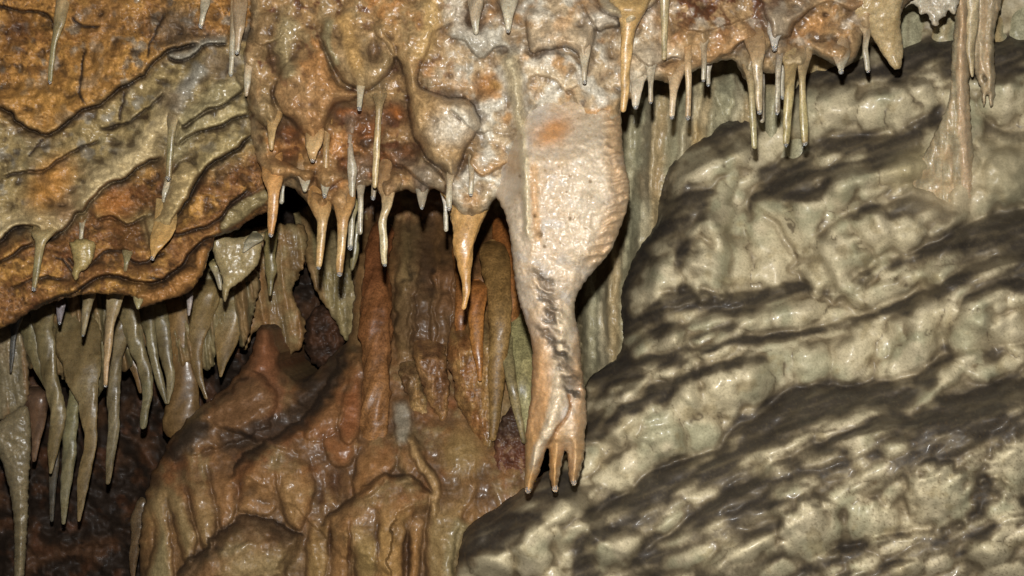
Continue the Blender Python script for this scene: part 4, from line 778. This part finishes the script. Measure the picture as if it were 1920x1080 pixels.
# under and on the hanging rock
hang(S,'orange straw with a dark drop at the left corner of the hanging rock',S,[(512,320,60),(512,345,34),(513,362,22),(511,395,19),(509,420,14),(508,436,11)],mass,c0=STO,c1=K(196,150,96),drop=True,group=GC)
hang(S,'tiny pale bead straw just right of the orange corner straw',S,[(531,340,10),(530,355,7),(529,366,7),(528,378,9)],depth=2.44,c0=GREY,group=GC)
hang(S,'left one of the two thick orange straws sharing a root',S,[(598,370,60),(602,392,36),(604,415,21),(602,450,17),(600,475,14),(598,497,11)],mass,c0=STO,c1=K(190,160,110),drop=True,group=GC)
hang(S,'right and lower one of the two thick orange straws sharing a root',S,[(646,370,56),(644,392,34),(643,415,20),(641,450,17),(638,485,15),(637,509,12)],mass,c0=STO,c1=K(190,160,110),drop=True,group=GC)
hang(S,'olive straw behind the right thick orange straw, with dark round drop',S,[(664,380,20),(660,410,13),(658,440,11),(657,460,11)],depth=2.46,c0=OLS,c1=STIP,drop=True,group=GC)
hang(S,'dim olive spike farthest back beside the thick orange straws',S,[(672,400,20),(668,440,16),(664,475,16),(660,504,6)],depth=2.75,c0=OLT,c1=OLT,group=GC)
hang(S,'slender cream straw left of the long ragged cream straw',S,[(680,325,40),(677,348,18),(676,370,11),(676,400,10),(675,435,10)],mass,c0=K(196,180,150),drop=False,group=GC)
hang(S,'long ragged cream straw with dark drop under the middle of the hanging rock',S,[(724,345,52),(726,368,28),(725,390,19),(718,415,17),(719,450,15),(720,475,14),(721,492,11)],mass,c0=K(196,160,110),c1=K(196,180,140),drop=True,group=GC,lump=.16)
hang(S,'short orange nub on the left corner lobe of the hanging rock',S,[(568,322,34),(572,338,20),(572,355,10)],mass,c0=STO,group=GC)
hang(S,'short pale nub between the orange lobes with a water bead',S,[(610,330,36),(610,348,18),(609,364,9)],mass,c0=TANS,drop=True,group=GC)
hang(S,'blunt tan stalactite at the point of the left bell shaped drape',S,[(590,245,50),(588,268,32),(586,284,20),(586,295,13)],mass,c0=K(200,142,78),c1=K(204,170,120),drop=True,group=GC)
hang(S,'thin tan straw beside the left bell shaped drape',S,[(616,225,26),(613,250,13),(611,285,11),(610,320,9)],mass,c0=TANS,c1=STRAW,group=GC)
hang(S,'grey knobbed straw over rusty rock, left of the long pale straw',S,[(660,225,14),(657,255,10),(658,290,13),(660,318,18),(660,350,12),(660,374,9)],mass,c0=GREY,c1=STIP,group=GC,lump=.16,off=8)
hang(S,'long pale straw in front of the rusty hollow at the centre',S,[(713,160,46),(712,180,26),(711,200,16),(708,250,14),(705,300,12),(703,348,10)],mass,c0=K(186,164,120),c1=K(190,166,120),group=GC,off=10,lump=.13)
hang(S,'short straw at the point of the central bell shaped drape',S,[(677,155,24),(676,175,13),(674,200,10)],mass,c0=K(186,160,112),drop=True,group=GC,off=6)
hang(S,'tiny brown straw bead above the ragged cream straw',S,[(702,348,14),(701,358,9),(700,368,9)],mass,c0=K(120,92,60),drop=True,group=GC)
hang(S,'short white nub with bead on the scalloped grey lip',S,[(792,350,34),(791,368,18),(791,386,9)],mass,c0=WHITE*.85,c1=STIP,drop=True,group=GC)
hang(S,'pale straw with bead below the long tan drape tongue',S,[(845,325,22),(843,345,13),(842,370,12),(842,388,9)],mass,c0=K(190,176,146),drop=True,group=GC,off=4)
hang(S,'slim white straw just behind the bead straw of the drape tongue',S,[(834,360,20),(836,385,10),(836,410,9),(836,430,9)],depth=2.42,c0=WHITE*.85,c1=STIP,group=GC)
hang(S,'thin straight straw left of the arm shaped drapery',S,[(888,285,30),(884,308,13),(884,335,10),(883,361,9)],mass,c0=K(190,150,96),c1=STIP,drop=True,group=GC,off=4)
hang(S,'pale straw on the bell edge at the far left of the hanging rock',S,[(514,215,40),(511,240,16),(509,262,11),(509,278,8)],mass,c0=TANS,c1=STRAW,group=GC,off=4)
hang(S,'little twisted orange root at the left edge of the hanging rock',S,[(468,115,26),(465,132,16),(464,155,13),(462,178,6)],mass,c0=K(186,140,88),group=GC)
hang(S,'big ridged tan stalactite left of the arm shaped drapery',S,[(885,352,110),(880,385,84),(873,420,56),(870,455,42),(871,490,32),(873,520,20),(874,550,13),(870,576,9)],depth=[2.42,2.40,2.38,2.37,2.37,2.37,2.37,2.37],c0=K(186,150,98),c1=K(198,150,88),group=GC,flat=.6,lump=.12)
hang(S,'pale stub with bead from the top edge at centre',S,[(896,-40,44),(893,0,30),(891,35,17),(892,60,10)],mass,c0=K(176,166,146),c1=STIP,drop=False,group=GC,off=6)
hang(S,'tan stub with bead from the top edge above the arm shaped drapery',S,[(955,-40,60),(954,0,36),(953,30,20),(953,53,11)],mass,c0=K(192,160,112),drop=True,group=GC,off=8)
hang(S,'small straw on the corner of the pinkish white shelf',S,[(1097,85,34),(1096,110,17),(1096,130,11),(1096,150,9)],mass,c0=K(206,176,138),c1=STIP,drop=True,group=GC,off=6)
# top right
hang(S,'longest cream stalactite right above the shoulder of the arm shaped drapery',S,[(1180,-50,110),(1181,10,70),(1181,35,42),(1177,60,27),(1174,110,21),(1172,160,18),(1170,190,14),(1169,205,11)],depth=[2.36]+[2.27]*7,c0=K(196,166,112),c1=K(204,166,110),drop=False,group=GR)
hang(S,'stout white tipped stub right beside the longest cream stalactite',S,[(1200,135,44),(1195,155,26),(1193,175,19),(1192,195,13)],mass,c0=K(196,172,134),c1=K(206,196,172),drop=True,group=GR)
hang(S,'plain straw from the top edge between white crust and rusty rock',S,[(1246,-40,26),(1246,20,16),(1246,70,11),(1245,108,10)],depth=2.28,c0=K(180,160,120),c1=K(176,160,120),group=GR)
hang(S,'thin short straw under the white crust',S,[(1218,105,44),(1220,132,18),(1220,155,10),(1220,188,9)],mass,c0=WHITE*.85,c1=STIP,drop=True,group=GR)
hang(S,'tan straw with dark drop under the orange rim, left of a near twin',S,[(1267,130,50),(1265,155,24),(1262,180,15),(1260,215,11)],mass,c0=K(200,160,110),c1=K(200,180,146),drop=True,group=GR)
hang(S,'straighter straw with large dark drop under the orange rim',S,[(1290,75,20),(1290,100,13),(1290,125,14),(1291,150,12),(1291,185,10),(1290,217,10)],mass,c0=K(196,160,108),c1=K(196,176,140),drop=True,group=GR,off=5)
hang(S,'first small straw on the orange strip right of the rusty patch',S,[(1322,68,34),(1320,88,12),(1320,120,10),(1319,147,9)],mass,c0=K(196,170,128),c1=STIP,drop=True,group=GR,off=5)
hang(S,'tiny white straw tucked behind the small straw of the orange strip',S,[(1329,115,14),(1328,135,9),(1328,156,8)],depth=2.42,c0=WHITE*.85,c1=STIP,drop=True,group=GR)
hang(S,'small white nipple below the glossy bell lip at top right',S,[(1455,55,44),(1452,72,20),(1452,86,11)],mass,c0=GREY,c1=K(214,206,192),drop=True,group=GR,off=2)
hang(S,'longest straw of the right cluster, leaning and blotched',S,[(1404,118,34),(1407,145,16),(1410,185,13),(1412,230,13),(1415,274,11)],mass,c0=K(176,164,130),c1=K(170,158,116),group=GR,off=2)
hang(S,'thick based cream straw at the front of the right cluster',S,[(1416,60,52),(1418,88,36),(1420,115,22),(1422,150,17),(1423,185,14),(1424,206,11)],mass,c0=K(192,164,116),c1=K(190,172,136),drop=True,group=GR,off=8)
hang(S,'grey straw end showing behind the thick based cream straw',S,[(1427,130,14),(1428,170,11),(1429,200,10),(1429,226,9)],depth=2.46,c0=GREY*.9,c1=STIP,group=GR)
hang(S,'grey straw with bead left of the twin long straws',S,[(1464,78,22),(1461,110,14),(1459,150,11),(1457,208,10)],mass,c0=GREY*.9,c1=STIP,drop=True,group=GR,off=6)
hang(S,'short grey straw between the beaded grey straw and the twin long straws',S,[(1468,75,18),(1467,110,11),(1467,145,9),(1467,180,8)],depth=2.40,c0=GREY*.9,c1=STIP,drop=True,group=GR)
hang(S,'left one of the twin long straws, its tip bright white',S,[(1482,100,58),(1482,128,24),(1480,165,18),(1477,210,17),(1475,245,15),(1474,266,12)],mass,c0=K(192,172,128),c1=K(184,168,118),drop=True,group=GR,off=4)
hang(S,'right one of the twin long straws, ending in a dark drop',S,[(1508,96,46),(1506,122,24),(1504,145,15),(1505,185,14),(1507,225,16),(1508,248,14),(1509,264,12)],mass,c0=K(192,172,128),c1=K(184,168,118),drop=True,group=GR,off=4)
hang(S,'nipple with dark bead at the point of the rounded orange bell',S,[(1577,98,50),(1577,116,24),(1577,130,11)],mass,c0=K(196,160,112),c1=STIP,drop=True,group=GR)
hang(S,'lone pale straw between the orange bell and the blunt tooth',S,[(1622,48,34),(1625,66,15),(1622,90,11),(1625,112,11),(1627,129,10)],mass,c0=K(186,172,140),c1=STIP,drop=True,group=GR,off=2)
# columns at the right
def colrel(b):
    q = fbm(b.U, b.V*.2, 16, 3, 7); b.R += 6*q+3*fbm(b.U, b.V, 26, 3, 9); b.paint(ss(.1, .5, q)*.5, K(206,172,130), .12); b.paint(ss(.1, .5, -q)*.4, K(158,142,112), .2)
def onslope(u, v):
    return fs.D[np.clip(((v-fs.v0)/fs.step).round().astype(int), 0, fs.D.shape[0]-1), np.clip(((u-fs.u0)/fs.step).round().astype(int), 0, fs.D.shape[1]-1)]
slab('column', 'tall pale column with spreading foot standing on the flowstone slope', 'column', [(1776,-60),(1788,0),(1789,50),(1784,100),(1783,150),(1778,190),(1766,222),(1750,256),(1732,290),(1712,325),(1706,352),(1735,376),(1780,395),(1808,412),(1826,420),(1836,392),(1830,350),(1828,310),(1824,270),(1820,220),(1818,170),(1817,100),(1820,50),(1822,-60)],
     lambda u, v: (1-ss(190, 395, v))*2.545+ss(190, 395, v)*(blur(onslope(u, v), 6)+.008), K(188,172,138), K(198,174,134), 431, (24,24), 20, 2.5, 3., M_drape, .2, fn=colrel, ribs=[([(1806,-20,1),(1803,150,1),(1808,260,1.2),(1816,400,1.2)], 8, 9, K(206,178,142)), ([(1780,240,1),(1772,300,1.2),(1775,350,1.2)], 6, 16)])
slab('column', 'slimmer ragged column behind the tall pale one, ending in a torn point', 'column', [(1822,-60),(1826,40),(1824,90),(1826,130),(1832,150),(1840,172),(1842,196),(1846,198),(1852,176),(1856,200),(1862,196),(1866,160),(1865,100),(1867,50),(1878,0),(1884,-60)],
     2.565, K(184,164,130), K(202,180,144), 437, (16,20), 16, 2.5, 3., M_drape, .2, fn=lambda b: (colrel(b), b.blob(1846, 147, 4, 9, -14, -15, K(92,74,52), .4, .9, 1)), ribs=[([(1838,-20),(1836,80),(1848,150)], 8, 8, K(204,182,146)), ([(1862,-20),(1856,80),(1858,180)], 8, 7)])
hang(S,'narrow strip of drapery hanging between the two pale columns',S,[(1825,-60,30),(1824,40,22),(1820,90,16),(1822,130,10),(1823,142,5)],depth=2.54,c0=K(190,172,136),c1=K(196,176,136),lump=.16)
# recess on the left
hang(S,'short grey stub with bead in the shadow at the left end of the ledge',S,[(114,570,18),(113,585,14),(112,603,7)],depth=2.72,c0=GREY*.7,c1=GREY*.8,drop=True,group=GB)
hang(S,'short cream stalactite with bead just under the ledge',S,[(168,540,26),(164,570,17),(159,600,12),(156,626,7)],depth=2.62,c0=K(166,150,100),c1=OLT,drop=True,group=GB)
hang(S,'brightest long stalactite in front of the recess, knobbly with a bead',S,[(218,535,34),(214,565,28),(207,605,20),(203,640,15),(200,680,11),(198,720,8)],depth=2.62,c0=K(170,152,100),c1=K(186,156,104),drop=True,group=GB)
hang(S,'tiny grey needle under the right half of the ledge',S,[(355,548,12),(355,570,9),(354,590,4)],depth=2.7,c0=GREY*.7,group=GB)
hang(S,'grey needle in deep shade at the far left of the recess',S,[(32,590,26),(26,630,14),(22,670,9),(20,697,4)],depth=2.95,c0=K(92,90,74),c1=K(92,90,74),group=GB)
slab(S, 'great spear stalactite reaching the bottom left corner', S, [(-60,800),(-10,796),(18,776),(48,760),(58,790),(58,845),(54,900),(53,960),(50,1020),(44,1090),(36,1110),(26,1090),(27,1020),(24,960),(14,905),(-4,850),(-40,840)], 2.98, K(146,130,98), K(136,122,94), 441, (24,24), 22, 2.5, 5., M_straw, group=GB)
hang(S,'ribbed stalactite with a double bend, left of the pale greenish one',S,[(78,570,46),(84,630,36),(92,690,30),(104,745,34),(108,785,30),(101,835,20),(95,885,7)],depth=3.0,c0=K(130,116,72),c1=K(140,124,78),group=GB)
hang(S,'thin side rib fused to the left of the double bent stalactite',S,[(48,590,44),(62,650,30),(75,690,24),(90,728,14)],depth=3.04,c0=K(124,114,72),c1=K(128,116,72),group=GB)
hang(S,'straight pale greenish stalactite longest of the recess group',S,[(150,720,30),(138,760,27),(131,820,28),(128,870,26),(122,925,18),(119,980,7)],depth=3.04,c0=K(140,132,84),c1=K(142,134,92),group=GB)
hang(S,'twisted blade stalactite flaring from a wide olive sheet',S,[(132,590,80),(150,660,74),(158,720,58),(165,775,32),(170,830,20),(160,880,22),(153,930,16),(148,975,6)],depth=[3.08,3.02,2.99,2.98,2.98,2.98,2.98,2.98],c0=K(132,116,72),c1=K(146,126,78),group=GB,flat=.4)
hang(S,'spindle shaped stalactite right of the twisted blade',S,[(222,600,50),(214,680,30),(212,740,26),(213,800,22),(207,855,17),(202,905,7)],depth=3.0,c0=K(126,110,70),c1=K(136,124,84),group=GB)
hang(S,'swept curving stalactite with a rounded end in mid recess',S,[(236,560,44),(246,610,38),(258,655,30),(272,695,24),(277,735,22),(271,775,18),(268,798,13)],depth=2.98,c0=K(138,122,76),c1=K(130,122,80),group=GB)
hang(S,'left leg of the slim stalactite pair meeting at their tips',S,[(272,570,30),(282,630,22),(291,680,20),(302,725,16),(311,755,6)],depth=3.02,c0=K(128,118,76),c1=K(138,126,82),group=GB)
hang(S,'right leg of the slim stalactite pair meeting at their tips',S,[(294,570,36),(304,620,28),(312,670,22),(320,710,18),(315,754,7)],depth=3.03,c0=K(132,120,78),c1=K(140,126,82),group=GB)
hang(S,'faint grey spike hidden between the two longest stalactites',S,[(104,820,18),(101,880,16),(98,930,12),(97,975,7)],depth=3.16,c0=K(100,88,60),c1=K(96,92,72),group=GB)
hang('column','brown pillar joining the recess roof to the flowstone mound','column',[(326,560,56),(334,620,48),(340,680,46),(344,730,56),(338,790,70)],depth=3.08,c0=K(140,110,66),c1=K(112,86,52),flat=.6,mat=M_flow,group=None)
hang(S,'long wispy stalactite right of the brown pillar',S,[(382,540,70),(374,600,46),(367,650,24),(372,700,16),(386,745,8)],depth=3.06,c0=K(144,122,72),c1=K(132,110,66),group=GB)
hang(S,'broad blade stalactite right of the slit in the recess curtain',S,[(422,540,80),(424,590,66),(422,640,44),(417,680,18),(414,704,6)],depth=3.08,c0=K(140,124,76),c1=K(150,124,72),group=GB,flat=.45)
hang(S,'small forked brown stalactite over orange back rock',S,[(228,630,30),(240,670,26),(256,700,16),(263,735,5)],depth=3.12,c0=K(126,106,64),c1=K(136,108,64),group=GB)
hang(S,'isolated bulb stalactite in the dark beside the mound foot',S,[(266,940,18),(260,975,28),(256,1010,22),(250,1050,16),(249,1090,6)],depth=3.14,c0=K(110,92,60),c1=K(112,90,56),group=GB)
hang(S,'pale round stalactite fragment beside the great spear',S,[(66,740,44),(70,790,30),(67,830,16),(64,862,8)],depth=3.08,c0=K(112,88,62),c1=K(120,94,62),group=GB)
# brown hanging cluster left of the arm
GM = 'brown stalactites left of the arm'
hang('column','smooth orange brown column rising from the mound in the middle','column',[(716,430,46),(706,500,52),(703,560,54),(707,630,56),(706,700,54),(704,770,56),(700,840,66),(690,900,84)],depth=[3.24,3.1,3.03,2.99,2.95,2.92,2.94,3.0],c0=K(138,86,50),c1=K(152,108,64),flat=1.1,mat=M_crust,lump=.17)
def crusty(b):
    q = fbm(b.U, b.V*.3, 22, 4, b.seed+9); b.R += 9*q+3*fbm(b.U, b.V*.6, 9, 3, b.seed); b.paint(ss(.05, .5, q)*.5, K(184,140,84), .1); b.paint(ss(.05, .5, -q)*.5, K(110,70,42), .2)
    b.paint(ss(.2, .5, fbm(b.U, b.V, 16, 3, b.seed+5))*.4, K(96,68,46), .4)
slab(S, 'large tan cone stalactite ending at the rusty rock', S, [(850,590),(838,650),(842,690),(851,715),(854,750),(873,785),(888,815),(899,840),(906,875),(911,908),(915,912),(920,880),(925,840),(928,800),(932,760),(938,710),(938,650),(926,590),(905,550),(870,560)], lambda u, v: 2.87+.2*ss(660, 560, v), K(158,108,62), K(182,140,84), 451, (34,40), 26, 3., 5., M_crust, .15, group=GM, fn=crusty, ribs=[([(905,590,1),(920,680,1),(922,770,.8),(918,860,.4)], 14, 13, K(160,130,84)), ([(860,620,1),(866,700,1),(890,780,.7)], 10, 14)])
slab(S, 'rough reddish cone stalactite in the middle of the brown cluster', S, [(782,590),(774,650),(780,690),(793,730),(808,765),(822,790),(832,815),(838,830),(842,800),(841,760),(844,725),(840,690),(836,650),(846,610),(815,580)], lambda u, v: 2.91+.2*ss(680, 590, v), K(138,98,62), K(166,124,78), 455, (26,34), 22, 4., 7., M_crust, .25, group=GM, fn=crusty)
slab(S, 'crusted leftmost cone of the brown cluster with a pale tip', S, [(756,630),(748,690),(754,720),(768,755),(776,790),(790,805),(806,820),(814,848),(820,860),(828,840),(836,822),(826,805),(812,775),(796,740),(788,700),(784,640)], lambda u, v: 2.93+.16*ss(710, 640, v), K(140,108,70), K(176,146,96), 459, (20,26), 18, 5., 7., M_crust, .3, group=GM, fn=crusty)
hang(S,'slender orange needle lying over the large tan cone',S,[(893,540,40),(892,590,32),(894,640,24),(898,680,14),(900,711,8)],depth=[2.88,2.85,2.83,2.82,2.82],c0=K(164,104,52),c1=K(190,132,66),group=GM,mat=M_crust)
hang(S,'greenish brown rib along the right side of the large tan cone',S,[(925,470,50),(934,540,46),(938,610,42),(932,680,34),(930,750,24),(924,820,14)],depth=[3.00,2.91]+[2.86]*4,c0=K(140,106,60),c1=K(164,132,80),group=GM,mat=M_crust)
hang(S,'dark orange shaft in shadow just left of the arm shaped drapery',S,[(942,420,40),(948,490,46),(955,560,46),(950,620,36),(942,670,16)],depth=[3.10,3.01]+[2.96]*3,c0=K(150,92,44),c1=K(160,108,56),group=GM,mat=M_crust)
hang(S,'pale greenish blade tucked against the forearm of the arm shaped drapery',S,[(978,590,50),(976,660,50),(982,730,36),(988,790,20),(990,825,8)],depth=[2.98,2.89]+[2.84]*3,c0=K(158,148,100),c1=K(166,156,110),group=GM,mat=M_crust)
hang(S,'thin crusted rib left of the pale greenish blade',S,[(954,600,20),(952,660,22),(960,720,20),(972,780,16),(982,828,8)],depth=[2.96,2.87]+[2.82]*3,c0=K(140,128,88),c1=K(150,132,92),group=GM,mat=M_crust,lump=.14)
hang(S,'short brown spike at the left top of the brown cluster',S,[(862,470,30),(866,530,26),(864,590,24),(862,640,12)],depth=[3.10,3.01]+[2.96]*2,c0=K(146,96,50),c1=K(160,104,54),group=GM,mat=M_crust)

# the two rock bodies, with the calcite runs that feed the stalactites
for b_ in (ledge, mass): b_.C[..., :3] = b_.C[..., :3]*.84+b_.C[..., :3].mean(-1, keepdims=True)*.16*np.array([1.08, 1.06, .62])
ledge.finish(); mass.finish()
tag(ld.build('rock_ledge', M_rock, 330, lift=300), 'orange brown rock ledge with black cracks and cream calcite runs at upper left', 'rock ledge')
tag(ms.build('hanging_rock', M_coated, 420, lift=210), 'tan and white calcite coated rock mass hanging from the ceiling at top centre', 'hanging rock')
